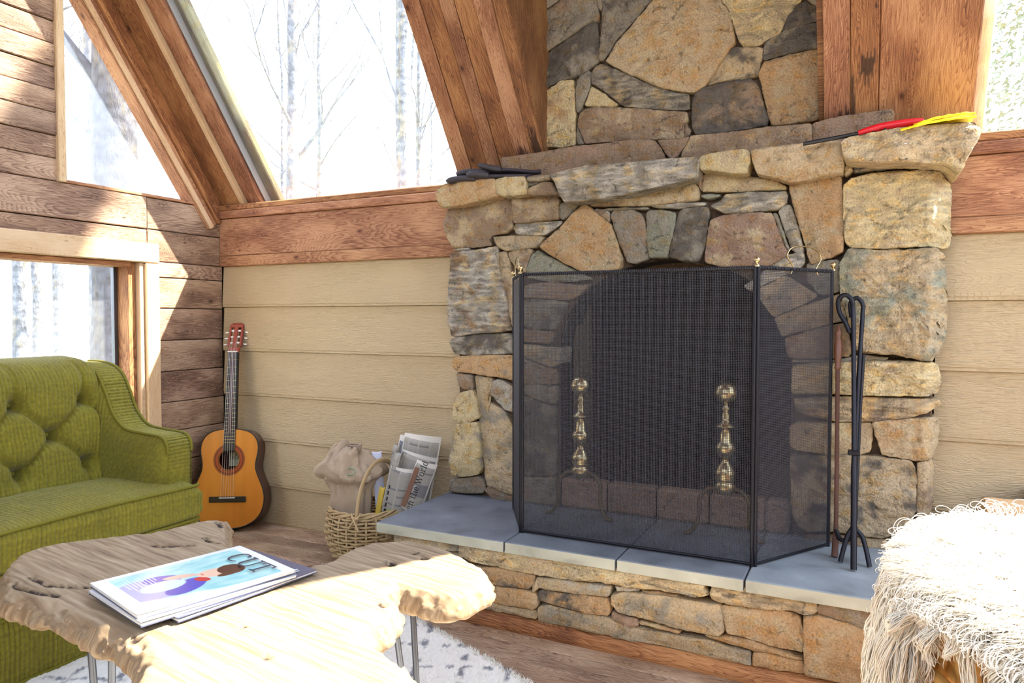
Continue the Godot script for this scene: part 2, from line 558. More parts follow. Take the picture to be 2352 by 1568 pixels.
func build_left_wall() -> void:
	var w := struct("wall_left", "left gable wall of weathered brown planks")
	var T := 0.022
	var rows := [1.385, 1.257, 1.128, 1.064, 0.938, 0.805, 0.675, 0.546, 0.424, 0.295, 0.165, 0.0]
	for k in rows.size() - 1:
		var px := rf(-0.002, 0.003)
		plank("plank", Vector3(-T, rows[k + 1] + 0.0015, 0.0), Vector3(px, rows[k] - 0.0015, 0.372), 2, M.plank, w, 0.003, 0.2)
	# header boards over the window
	plank("plank", Vector3(-T, 1.258, 0.374), Vector3(0.003, 1.385, 2.6), 2, M.plank, w, 0.003, 0.05)
	plank("plank", Vector3(-T, 1.190, 0.374), Vector3(0.0, 1.254, 2.6), 2, M.plank, w, 0.003, 0.05)
	# below and beside the window
	for k in range(7, rows.size() - 1):
		if rows[k] < 0.43:
			plank("plank", Vector3(-T, rows[k + 1] + 0.0015, 0.374), Vector3(0.0, rows[k] - 0.0015, ROOM_Z), 2, M.plank, w, 0.003, 0.2)
	var y := 0.424
	while y < 1.38:
		plank("plank", Vector3(-T, y + 0.001, 2.0), Vector3(0.0, y + 0.128, ROOM_Z), 2, M.plank, w, 0.003, 0.2)
		y += 0.13
	# gable above
	y = 1.387
	while y < 4.6:
		var z0 := maxf(0.725, K * (y - SILL) + 0.02)
		var z1 := ROOM_Z - maxf(0.0, K * (y - SILL))
		if z1 - z0 > 0.1:
			plank("plank", Vector3(-T, y + 0.0018, z0), Vector3(rf(-0.002, 0.004), y + 0.0795, z1), 2, M.plank, w, 0.003, 0.2)
		y += 0.0805
	var core := MB.new()
	bb(core, Vector3(-0.10, -0.1, -0.1), Vector3(-T - 0.001, 0.35, ROOM_Z + 0.1), 0.0)
	bb(core, Vector3(-0.10, 0.35, -0.1), Vector3(-T - 0.001, 1.385, 0.395), 0.0)
	bb(core, Vector3(-0.10, 1.12, 0.395), Vector3(-T - 0.001, 1.385, 2.0), 0.0)
	bb(core, Vector3(-0.10, 0.35, 2.0), Vector3(-T - 0.001, 1.385, ROOM_Z + 0.1), 0.0)
	var yy := 1.385
	while yy < 4.5:
		var zz0 := maxf(0.735, K * (yy + 0.1 - SILL))
		var zz1 := ROOM_Z - maxf(0.0, K * (yy + 0.1 - SILL))
		if zz1 > zz0: bb(core, Vector3(-0.10, yy, zz0), Vector3(-T - 0.001, yy + 0.1, zz1), 0.0)
		yy += 0.1
	put("wall_core", core, M.mortar, w)

	# lower window: casing, jamb, glass
	var n := struct("window_1", "picture window in the left wall behind the sofa")
	plank("casing", Vector3(-0.02, 0.30, 0.336), Vector3(0.024, 1.118, 0.398), 1, M.pale_trim, n, 0.004, 0.04)
	plank("casing", Vector3(-0.02, 1.119, 0.336), Vector3(0.026, 1.198, 2.05), 2, M.pale_trim, n, 0.004, 0.04)
	plank("casing", Vector3(-0.02, 0.30, 1.99), Vector3(0.024, 1.118, 2.05), 1, M.pale_trim, n, 0.004, 0.04)
	plank("stop", Vector3(-0.06, 0.34, 0.399), Vector3(0.012, 1.118, 0.418), 1, M.pale_trim, n, 0.002, 0.04)
	plank("jamb", Vector3(-0.10, 0.34, 0.419), Vector3(-0.012, 1.118, 0.452), 1, M.beam, n, 0.002, 0.04)
	plank("stop", Vector3(-0.10, 1.100, 0.453), Vector3(0.010, 1.118, 1.99), 2, M.beam, n, 0.002, 0.04)
	plank("stool", Vector3(-0.10, 0.32, 0.40), Vector3(0.03, 0.345, 1.99), 2, M.pale_trim, n, 0.003, 0.04)
	var al := MB.new()
	bb(al, Vector3(-0.095, 0.346, 0.453), Vector3(-0.075, 1.10, 0.468), 0.001)
	put("sash_edge", al, M.steel, n)
	var g := MB.new()
	bb(g, Vector3(-0.088, 0.345, 0.46), Vector3(-0.084, 1.102, 1.99), 0.0)
	put("pane", g, M.glass, n)

	# triangular gable window beside the rafter
	var t := struct("window_2", "triangular gable window between the rafter and a post")
	plank("post", Vector3(-0.09, 1.386, 0.700), Vector3(0.016, 2.35, 0.728), 1, M.pale_trim, t, 0.003, 0.04)
	plank("sill_strip", Vector3(-0.09, 1.386, 0.02), Vector3(0.006, 1.398, 0.70), 2, M.cedar, t, 0.002, 0.04)
	var tp := MB.new()
	tri_pane(tp, -0.080)
	put("pane", tp, M.glass, t)

func tri_pane(mb: MB, x: float) -> void:
	var a := Vector3(x, 1.395, 0.13); var b := Vector3(x, 1.395, 0.71); var c := Vector3(x, 2.25, 0.71)
	var d := Vector3(-0.004, 0, 0)
	mb.tri(a, b, c); mb.tri(a + d, c + d, b + d)
	mb.quad(a, a + d, b + d, b, Vector2.ZERO, Vector2.ZERO, Vector2.ZERO, Vector2.ZERO)

# a box lying in the back slope: x range, run along the slope from the sill, height below it (into the room +)
func slope_T() -> Transform3D:
	var e2 := Vector3(0, 1, K).normalized()
	var nn := Vector3(0, -K, 1).normalized()
	return Transform3D(Basis(Vector3.RIGHT, e2, nn), Vector3(0, SILL, 0))

func slope_board(called: String, x0: float, x1: float, s0: float, s1: float, d0: float, d1: float, m: Material, parent: Node, bevel := 0.002, spread := 0.1, stains := []) -> void:
	var T := slope_T()
	var mb := MB.new()
	bx(mb, T * Transform3D(Basis(), Vector3((x0 + x1) / 2, (s0 + s1) / 2, (d0 + d1) / 2)), Vector3(x1 - x0, s1 - s0, d1 - d0), bevel, 1, wood_tint(spread) * 0.84)  # darkened tint paints in the shade under the sloping roof
	# black stains that creep along the grain: centre x, run, half widths
	if stains.size():
		var nx := 16
		var ns := 240
		var p := PackedVector3Array()
		var uv := PackedVector2Array()
		var cl := PackedColorArray()
		var uo := rng.randf()
		var vo := floorf(rf(0, 3)) / 3.0
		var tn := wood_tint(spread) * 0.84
		for r in ns:
			for k in nx:
				var x := lerpf(x0 + 0.002, x1 - 0.002, k / (nx - 1.0))
				var s := lerpf(s0, s0 + 0.62, r / (ns - 1.0))
				p.append(T * Vector3(x, s, d1 + 0.0006))
				uv.append(Vector2(uo + s / 1.4, vo + (x - x0) / 0.6))
				var c := tn
				for q in stains:
					var e := Vector2((x - q[0]) / q[2], (s - q[1] + 0.05 * noise.get_noise_2d(x * 130, 3.0)) / q[3]).length() + 0.5 * noise.get_noise_2d(x * 160, s * 16)
					c = c.lerp(Color(0.10, 0.075, 0.06), 0.92 * (1.0 - smoothstep(0.65, 1.0, e)))
				cl.append(c)
		mb.lattice(p, nx, ns, uv, cl)
	put(called, mb, m, parent)

func build_slope() -> void:
	# corner rafter in the gable plane, seen from the side, with its mouldings
	var r := struct("trim_1", "corner rafter with cedar mouldings")
	var T := slope_T()
	for side in [0, 1]:
		var sx := 1.0 if side == 0 else -1.0
		var ox := 0.0 if side == 0 else ROOM_X
		for q in [[0.000, 0.058, 0.004, M.beam, "rafter"], [0.0585, 0.076, 0.024, M.beam, "moulding"], [0.0765, 0.100, 0.010, M.cedar, "moulding"], [0.1005, 0.122, 0.018, M.pale_trim, "moulding"], [0.1225, 0.130, 0.006, M.cedar, "moulding"]]:
			var mb := MB.new()
			var xa := ox - sx * 0.06
			var xb: float = ox + sx * q[2]
			bx(mb, T * Transform3D(Basis(), Vector3((xa + xb) / 2, 1.9, (q[0] + q[1]) / 2)), Vector3(absf(xb - xa), 3.9, q[1] - q[0]), 0.003, 1, wood_tint(0.06))
			put(q[4], mb, q[3], r)
	var w3 := struct("window_3", "sloped glazing left of the chimney")
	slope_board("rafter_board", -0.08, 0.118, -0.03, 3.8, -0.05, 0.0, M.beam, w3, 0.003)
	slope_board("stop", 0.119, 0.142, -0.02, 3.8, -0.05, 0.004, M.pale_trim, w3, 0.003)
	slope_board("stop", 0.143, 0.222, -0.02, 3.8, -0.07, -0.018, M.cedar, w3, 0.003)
	var gk := MB.new()
	bx(gk, T * Transform3D(Basis(), Vector3(0.232, 1.0, -0.05)), Vector3(0.006, 2.2, 0.03), 0.001, 1)
	put("gasket", gk, mat(150, 155, 160, 0.6), w3)
	var moss := MB.new()
	bx(moss, T * Transform3D(Basis(), Vector3(0.258, 1.0, -0.078)), Vector3(0.058, 2.2, 0.03), 0.004, 1, Color(0.30, 0.38, 0.16))
	put("outer_stop", moss, M.plank, w3)
	for win in [[0.236, 1.262, w3], [2.83, ROOM_X - 0.24, null]]:
		var wn: Node3D = win[2]
		if wn == null:
			wn = struct("window_4", "sloped glazing right of the chimney")
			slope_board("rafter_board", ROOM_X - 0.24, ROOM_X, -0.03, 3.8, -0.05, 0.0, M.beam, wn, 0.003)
			var ms := MB.new()
			bx(ms, T * Transform3D(Basis(), Vector3(2.865, 1.0, -0.085)), Vector3(0.045, 2.2, 0.03), 0.004, 1, Color(0.95, 0.97, 0.9))
			put("outer_stop", ms, M.pale_trim, wn)
		var g := MB.new()
		bx(g, T * Transform3D(Basis(), Vector3((win[0] + win[1]) / 2, 0.85, -0.06)), Vector3(win[1] - win[0], 1.78, 0.004), 0.0, 1)
		put("pane", g, M.glass, wn)
	# boards that flank the chimney
	var c := struct("wall_chimney_side", "sloped cedar boards flanking the chimney")
	var cuts := [1.24, 1.302, 1.372, 1.424, 1.496, 1.560, 1.603]
	for k in cuts.size() - 1:
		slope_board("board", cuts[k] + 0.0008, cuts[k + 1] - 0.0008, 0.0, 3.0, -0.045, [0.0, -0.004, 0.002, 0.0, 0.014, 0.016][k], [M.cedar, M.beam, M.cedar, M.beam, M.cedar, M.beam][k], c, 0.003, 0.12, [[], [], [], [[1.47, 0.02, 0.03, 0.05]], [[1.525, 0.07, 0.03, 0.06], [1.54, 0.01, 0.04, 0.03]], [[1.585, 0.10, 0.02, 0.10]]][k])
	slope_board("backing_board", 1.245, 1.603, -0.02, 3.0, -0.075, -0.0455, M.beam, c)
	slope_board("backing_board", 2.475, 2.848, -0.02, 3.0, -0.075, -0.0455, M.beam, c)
	cuts = [2.485, 2.552, 2.622, 2.852]
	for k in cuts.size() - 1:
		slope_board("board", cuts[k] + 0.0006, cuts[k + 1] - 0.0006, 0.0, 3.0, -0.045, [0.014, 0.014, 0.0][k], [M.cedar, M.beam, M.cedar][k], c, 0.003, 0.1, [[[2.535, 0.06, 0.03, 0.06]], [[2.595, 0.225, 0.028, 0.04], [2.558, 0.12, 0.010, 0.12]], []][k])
	# cheeks of the chimney recess
	for ck in [[1.592, 1.606], [2.470, 2.485]]:
		var mb := MB.new()
		var pts := [Vector3(0, 1.36, -0.10), Vector3(0, 1.42, 0.014), Vector3(0, 2.95, 1.10), Vector3(0, 2.95, -0.10)]
		var a := Vector3(ck[0], 0, 0); var b := Vector3(ck[1], 0, 0)
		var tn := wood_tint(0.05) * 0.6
		var uvq := func(p: Vector3) -> Vector2: return Vector2(p.y / 1.4, p.z / 0.6 + 0.2)
		mb.quad(b + pts[0], b + pts[3], b + pts[2], b + pts[1], uvq.call(pts[0]), uvq.call(pts[3]), uvq.call(pts[2]), uvq.call(pts[1]), tn)
		mb.quad(a + pts[0], a + pts[1], a + pts[2], a + pts[3], uvq.call(pts[0]), uvq.call(pts[1]), uvq.call(pts[2]), uvq.call(pts[3]), tn)
		for k in 4:
			var p: Vector3 = pts[k]; var q: Vector3 = pts[(k + 1) % 4]
			mb.quad(a + p, b + p, b + q, a + q, uvq.call(p), uvq.call(p), uvq.call(q), uvq.call(q), tn)
		put("cheek_board", mb, M.beam, c)
	plank("recess_ceiling", Vector3(1.59, 2.80, -0.1), Vector3(2.49, 2.83, 1.05), 0, M.cedar, c)

func build_right_and_front() -> void:
	# the rest of the shell, out of the frame: roof boards, right gable, front wall
	var c := struct("ceiling", "cedar boards of the steep roof")
	var T := slope_T()
	var s := 1.74
	while s < 4.05:
		for seg in [[0.0, 1.59], [1.6, 2.48], [2.49, ROOM_X]]:
			if s < 1.9 and seg[0] == 1.6: continue
			var mb := MB.new()
			bx(mb, T * Transform3D(Basis(), Vector3((seg[0] + seg[1]) / 2, s + 0.098, -0.03)), Vector3(seg[1] - seg[0], 0.196, 0.05), 0.002, 0, wood_tint(0.1))
			put("board", mb, M.cedar, c)
		s += 0.198
	# front slope: two wide glazed bays between boarded ends
	var e2 := Vector3(0, 1, -K).normalized()
	var nn := Vector3(0, -K, -1).normalized()
	var TF := Transform3D(Basis(Vector3.LEFT, e2, nn), Vector3(ROOM_X, SILL, ROOM_Z))
	var win := struct("window_5", "sloped glazing of the front roof")
	for q in [[0.0, 0.2], [1.95, 2.11], [ROOM_X - 0.2, ROOM_X]]:
		var mb := MB.new()
		bx(mb, TF * Transform3D(Basis(), Vector3((q[0] + q[1]) / 2, 2.0, -0.03)), Vector3(q[1] - q[0], 4.0, 0.06), 0.003, 1, wood_tint())
		put("rafter_board", mb, M.cedar, win)
	for q in [[0.2, 1.95], [2.11, ROOM_X - 0.2]]:
		var mb := MB.new()
		bx(mb, TF * Transform3D(Basis(), Vector3((q[0] + q[1]) / 2, 1.2, -0.04)), Vector3(q[1] - q[0], 1.2, 0.004), 0.0, 1)
		put("pane", mb, M.glass, win)
	s = 1.8
	while s < 4.05:
		var mb := MB.new()
		bx(mb, TF * Transform3D(Basis(), Vector3(ROOM_X / 2, s + 0.098, -0.03)), Vector3(ROOM_X, 0.196, 0.05), 0.002, 0, wood_tint(0.1))
		put("board", mb, M.cedar, c)
		s += 0.198
	s = 0.0
	while s < 0.5:
		var mb := MB.new()
		bx(mb, TF * Transform3D(Basis(), Vector3(ROOM_X / 2, s + 0.098, -0.03)), Vector3(ROOM_X, 0.196, 0.05), 0.002, 0, wood_tint(0.1))
		put("board", mb, M.cedar, c)
		s += 0.198
	var f := struct("wall_front", "front wall of tan siding behind the camera")
	var yy := 0.0
	while yy < 1.39:
		plank("siding_board", Vector3(-0.05, yy, ROOM_Z), Vector3(ROOM_X + 0.05, yy + 0.198, ROOM_Z + 0.05), 0, M.siding, f)
		yy += 0.2
	# right gable: planks round a wide low window and a tall glazed gable
	var r := struct("wall_right", "right gable wall of planks, mostly glazed")
	yy = 0.0
	while yy < 4.5:
		var z0 := maxf(0.0, K * (yy - SILL))
		var z1 := ROOM_Z - z0
		var segs := [[z0, z1]]
		if yy > 0.34 and yy < 1.1: segs = [[0.0, 0.46], [2.6, ROOM_Z]]
		elif yy > 1.38 and yy < 3.3: segs = [[2.6, z1]]
		for sg in segs:
			if sg[1] - sg[0] > 0.08:
				plank("plank", Vector3(ROOM_X, yy + 0.001, sg[0]), Vector3(ROOM_X + 0.06, yy + 0.127, sg[1]), 2, M.plank, r)
		yy += 0.128
	var wr := struct("window_6", "windows of the right gable")
	var g := MB.new()
	bb(g, Vector3(ROOM_X + 0.03, 0.38, 0.46), Vector3(ROOM_X + 0.034, 1.15, 2.6), 0.0)
	put("pane", g, M.glass, wr)
	var g2 := MB.new()
	var a := Vector3(ROOM_X + 0.03, 1.40, 0.05); var b := Vector3(ROOM_X + 0.03, 1.40, 2.6); var d := Vector3(ROOM_X + 0.03, 3.3, 2.6); var e := Vector3(ROOM_X + 0.03, 3.3, 1.40)
	g2.quad(a, e, d, b, Vector2.ZERO, Vector2.ZERO, Vector2.ZERO, Vector2.ZERO)
	put("pane", g2, M.glass, wr)
	plank("post", Vector3(ROOM_X - 0.01, 0.34, 1.50), Vector3(ROOM_X + 0.06, 1.15, 1.56), 1, M.pale_trim, wr)

# ---------------------------------------------------------------- fireplace
var SHADE := {
	"T": [208, 186, 148], "O": [208, 172, 126], "G": [164, 155, 136], "D": [110, 103, 93], "B": [164, 140, 114],
	"Y": [226, 206, 158], "L": [200, 192, 174], "N": [164, 164, 142], "R": [178, 148, 124]}

# one stone: outline in mm on a vertical plane, rounded, with a broken face
func stone(parent: Node, called: String, zone: String, zmm: int, pmm: int, col: String, kind: int, flat: Array) -> void:
	var depth: float = {"u": 0.07, "l": 0.12, "m": 0.17, "f": 0.10, "w": 0.07}[zone]
	if zone == "l": depth = 0.085
	var zp := (zmm + pmm) / 1000.0
	var pts := PackedVector2Array()
	for k in flat.size() / 2:
		pts.append(Vector2(flat[2 * k], flat[2 * k + 1]) / 1000.0)
	if Geometry2D.is_polygon_clockwise(pts): pts.reverse()
	# cut the corners, then walk round with even steps
	var cut := PackedVector2Array()
	for k in pts.size():
		var a := pts[k]; var b := pts[(k + 1) % pts.size()]
		var l := a.distance_to(b)
		var q := minf(0.25, 0.0035 / maxf(l, 0.001))
		cut.append(a.lerp(b, q)); cut.append(b.lerp(a, q))
	var per := 0.0
	for k in cut.size(): per += cut[k].distance_to(cut[(k + 1) % cut.size()])
	var np := clampi(int(per / 0.0085), 26, 150)
	var ring := PackedVector2Array()
	var step := per / np
	var acc := 0.0
	var seg := 0
	for k in np:
		var want := k * step
		while acc + cut[seg].distance_to(cut[(seg + 1) % cut.size()]) < want and seg < cut.size() - 1:
			acc += cut[seg].distance_to(cut[(seg + 1) % cut.size()])
			seg += 1
		var l := cut[seg].distance_to(cut[(seg + 1) % cut.size()])
		ring.append(cut[seg].lerp(cut[(seg + 1) % cut.size()], (want - acc) / maxf(l, 1e-6)))
	var cen := Vector2.ZERO
	var area := 0.0
	for k in np:
		var a := ring[k]; var b := ring[(k + 1) % np]
		var w := a.cross(b)
		cen += (a + b) * w; area += w
	cen /= 3.0 * area
	var size := sqrt(absf(area) * 0.5)
	for k in np:
		var p := ring[k]
		var nv := noise.get_noise_3d(p.x * 45, p.y * 45, zmm * 0.1)
		ring[k] = p + (p - cen).normalized() * (nv * 0.0035 + 0.0022 * noise.get_noise_3d(p.x * 150, p.y * 150, zmm * 0.1) + 0.0032)
	# spine: long stones draw their rings towards a line, not a point
	var ax := Vector2.ZERO
	var far := 0.0
	for k in np:
		var d := (ring[k] - cen).length()
		if d > far:
			far = d; ax = (ring[k] - cen) / d
	var wide := 0.0
	for k in np: wide = maxf(wide, absf((ring[k] - cen).cross(ax)))
	var half := maxf(0.0, far - wide) * 0.6
	var A: Array = SHADE[col[0]]
	var B: Array = SHADE[col[1]]
	var ca := lin(A[0], A[1], A[2]) * rf(0.92, 1.1)
	var cb := lin(B[0], B[1], B[2])
	var off := rf(0, 100)
	var nr := clampi(int(wide / 0.012), 3, 14)
	var pos := PackedVector3Array()
	var cl := PackedColorArray()
	var amp: float = [0.0055, 0.005, 0.0075][kind] * clampf(size / 0.12, 0.4, 1.2)
	var lean := Vector2(rf(-0.03, 0.03), rf(-0.05, 0.03))
	for r in nr + 4:
		for k in np:
			var p := ring[k]
			var tgt := cen + ax * clampf((p - cen).dot(ax), -half, half)
			var zz := zp
			if r == 0: zz = zp - depth
			elif r == 1: zz = zp - 0.016
			elif r == 2:
				p = p.move_toward(tgt, 0.0008); zz = zp - 0.0045
			else:
				var f := float(r - 3) / nr
				p = p.move_toward(tgt, 0.003).lerp(tgt, f)
				var sx := 12.0
				var sy := 12.0
				if kind == 1: sx = 5.0; sy = 26.0
				var nv := noise.get_noise_3d(p.x * sx + off, p.y * sy, off) * 0.65 + noise.get_noise_3d(p.x * sx * 3.1, p.y * sy * 3.1 + off, off) * 0.4
				var st := noise.get_noise_3d(p.x * 7 + off * 3, p.y * (15.0 if kind == 1 else 9.0), off + 20) * 3.0
				nv += 0.9 * (floorf(st) + smoothstep(0.35, 0.65, st - floorf(st)))
				if kind == 2: nv = nv * 1.1 + absf(noise.get_noise_3d(p.x * 16, p.y * 34 + off, off)) * 1.2
				zz = zp + amp * nv + (p - cen).dot(lean) + 0.004 * f
			if zone == "f" and r > 0 and p.x > 2.752: zz -= (p.x - 2.752) * (1.5 + 0.7 * noise.get_noise_2d(p.x * 40, p.y * 30))
			pos.append(Vector3(p.x, p.y, zz))
			var m := noise.get_noise_3d(p.x * 9 + off * 2, p.y * 9, off) + 0.5 * noise.get_noise_3d(p.x * 30, p.y * 30 + off, off)
			cl.append(ca.lerp(cb, smoothstep(-0.05, 0.45, m)))
	var mb := MB.new()
	mb.lattice(pos, np, nr + 4, PackedVector2Array(), cl, true)
	for k in np: mb.n[(nr + 3) * np + k] = mb.n[(nr + 2) * np + k]
	put(called, mb, M["stone%d" % kind], parent)

func arch_y(x: float) -> float:
	var u := clampf((x - 2.05) / 0.364, -1.0, 1.0)
	return 0.80 + 0.278 * sqrt(1.0 - u * u * 0.999)

func build_fireplace() -> void:
	var f := thing("stone_fireplace", "broad rubble stone fireplace with arched opening, mantel and raised hearth", "fireplace", Vector3.ZERO)
	for s in STONES:
		stone(f, {"u": "chimney_stone", "l": "ledge_stone", "m": "mantel_stone", "f": "facing_stone", "w": "hearth_stone"}[s[0]], s[0], s[1], s[2], s[3], s[4], s[5])
	# mortar core with the arch cut out of it
	var mb := MB.new()
	var za := -0.15
	var zb := 0.088
	bb(mb, Vector3(1.285, 0.0, za), Vector3(1.686, 1.33, zb), 0.004)
	bb(mb, Vector3(2.414, 0.0, za), Vector3(2.765, 1.33, zb), 0.004)
	var seg := 28
	var zero := Vector2.ZERO
	for k in seg:
		var x0 := 1.686 + 0.728 * k / seg
		var x1 := 1.686 + 0.728 * (k + 1) / seg
		var y0 := arch_y(x0)
		var y1 := arch_y(x1)
		mb.quad(Vector3(x0, y0, zb), Vector3(x1, y1, zb), Vector3(x1, 1.33, zb), Vector3(x0, 1.33, zb), zero, zero, zero, zero)
	put("mortar", mb, M.mortar, f)
	var up := MB.new()
	bb(up, Vector3(1.608, 1.30, -0.15), Vector3(2.469, 2.80, 0.008), 0.0)
	put("chimney_core", up, M.mortar, f)
	up = MB.new()
	bb(up, Vector3(1.30, 1.27, -0.02), Vector3(2.77, 1.345, 0.095), 0.003)
	put("mantel_core", up, M.mortar, f)
	up = MB.new()
	bb(up, Vector3(1.30, 0.0, 0.0), Vector3(2.80, 0.232, 0.468), 0.003)
	put("hearth_core", up, M.mortar, f)
	# higher chimney stones above the frame
	for k in 6:
		var y0 := 2.17 + 0.112 * k
		stone(f, "chimney_stone", "u", 30, 0, ["GB", "TO", "GD", "YT", "BG", "TO"][k], 0, [1612, y0 * 1000, 1990 + 40 * (k % 3), y0 * 1000, 1980 + 40 * (k % 3), y0 * 1000 + 105, 1612, y0 * 1000 + 105])
		stone(f, "chimney_stone", "u", 30, 0, ["TO", "DG", "YT", "GB", "OT", "GD"][k], 0, [2010 + 40 * (k % 3), y0 * 1000, 2465, y0 * 1000, 2465, y0 * 1000 + 105, 2000 + 40 * (k % 3), y0 * 1000 + 105])
	stone(f, "chimney_stone", "u", 26, 0, "TG", 0, [2080, 2050, 2270, 2020, 2262, 2160, 2090, 2160])
	stone(f, "chimney_stone", "u", 26, 0, "GB", 1, [2275, 2015, 2465, 1990, 2465, 2160, 2270, 2160])
	# arch reveal and firebox
	var fb := MB.new()
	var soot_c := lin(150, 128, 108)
	var path := [Vector2(1.686, 0.265)]
	for k in 33: 
		var a := PI - PI * k / 32.0
		path.append(Vector2(2.05 + 0.364 * cos(a), 0.80 + 0.278 * sin(a)))
	path.append(Vector2(2.414, 0.265))
	for k in path.size() - 1:
		var a: Vector2 = path[k]
		var b: Vector2 = path[k + 1]
		fb.quad(Vector3(a.x, a.y, 0.10), Vector3(b.x, b.y, 0.10), Vector3(b.x, b.y, -0.06), Vector3(a.x, a.y, -0.06), zero, zero, zero, zero, soot_c)
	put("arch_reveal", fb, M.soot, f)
	var bk := MB.new()
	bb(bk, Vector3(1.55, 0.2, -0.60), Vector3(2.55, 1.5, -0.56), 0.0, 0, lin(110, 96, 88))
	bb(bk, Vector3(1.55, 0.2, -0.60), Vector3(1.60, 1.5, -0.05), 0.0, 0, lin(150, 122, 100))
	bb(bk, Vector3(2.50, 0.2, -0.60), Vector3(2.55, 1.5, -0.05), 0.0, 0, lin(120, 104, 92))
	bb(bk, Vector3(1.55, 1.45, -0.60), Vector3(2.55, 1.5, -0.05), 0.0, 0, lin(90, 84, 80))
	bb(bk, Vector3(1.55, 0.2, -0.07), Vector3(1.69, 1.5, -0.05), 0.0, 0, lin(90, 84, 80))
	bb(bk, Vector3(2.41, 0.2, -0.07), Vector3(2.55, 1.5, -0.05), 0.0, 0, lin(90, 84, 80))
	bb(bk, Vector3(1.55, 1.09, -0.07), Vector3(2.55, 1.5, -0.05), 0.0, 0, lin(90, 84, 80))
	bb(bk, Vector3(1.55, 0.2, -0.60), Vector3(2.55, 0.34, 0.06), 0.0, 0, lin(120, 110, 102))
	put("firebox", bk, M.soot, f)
	var x := 1.692
	while x < 2.40:
		var b := MB.new()
		var g := rf(0.8, 1.1)
		bb(b, Vector3(x, 0.266, 0.055), Vector3(minf(x + 0.158, 2.408), 0.362, 0.112), 0.008, 0, lin(176 * g, 146 * g, 124 * g))
		put("brick", b, M.stone0, f)
		x += 0.163
	# back wall bricks of the firebox
	for row in 7:
		for q in 5:
			var b := MB.new()
			var g := rf(0.5, 0.75)
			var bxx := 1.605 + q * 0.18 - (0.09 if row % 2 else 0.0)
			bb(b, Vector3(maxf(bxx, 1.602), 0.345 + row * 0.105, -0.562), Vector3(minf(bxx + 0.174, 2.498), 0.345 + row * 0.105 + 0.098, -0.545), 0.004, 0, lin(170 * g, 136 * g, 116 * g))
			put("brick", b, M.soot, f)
	# bluestone slabs
	var cuts := [1.243, 1.690, 2.020, 2.345, 2.83]
	for k in 4:
		var s := MB.new()
		var tn := lin([124, 122, 130, 158][k], [129, 127, 135, 166][k], [138, 135, 142, 171][k])  # rightmost slab tinted paler, carrying the sky reflection in its colour
		bx(s, Transform3D(Basis(), Vector3((cuts[k] + cuts[k + 1]) / 2, 0.249, 0.264)), Vector3(cuts[k + 1] - cuts[k] - 0.004, 0.032, 0.526), 0.003, 0, tn)
		var so := put("hearth_slab", s, M.slate, f)
		var se := MB.new()
		bx(se, Transform3D(Basis(), Vector3((cuts[k] + cuts[k + 1]) / 2, 0.2485, 0.5275)), Vector3(cuts[k + 1] - cuts[k] - 0.006, 0.029, 0.0025), 0.001, 0, lin(186, 186, 168))
		put("sawn_edge", se, M.slate, so)
	# wooden base moulding at the foot of the hearth
	var tr := struct("trim_2", "brown wooden base moulding at the hearth's foot")
	var bm := MB.new()
	var prof := [[0.508, 0.0], [0.510, 0.012], [0.508, 0.026], [0.500, 0.036], [0.486, 0.042], [0.460, 0.046], [0.452, 0.0]]
	for k in prof.size() - 1:
		var a: Array = prof[k]
		var b: Array = prof[k + 1]
		bm.quad(Vector3(1.285, a[1], a[0]), Vector3(2.83, a[1], a[0]), Vector3(2.83, b[1], b[0]), Vector3(1.285, b[1], b[0]), Vector2(0.1, k * 0.02), Vector2(1.2, k * 0.02), Vector2(1.2, k * 0.02 + 0.02), Vector2(0.1, k * 0.02 + 0.02))
	put("moulding", bm, M.beam, tr)

# ---------------------------------------------------------------- sofa
const WALE := 0.0112
func rib(s: float) -> float:
	return 0.0056 * (pow(absf(sin(PI * s / WALE)), 0.6) - 1.0)

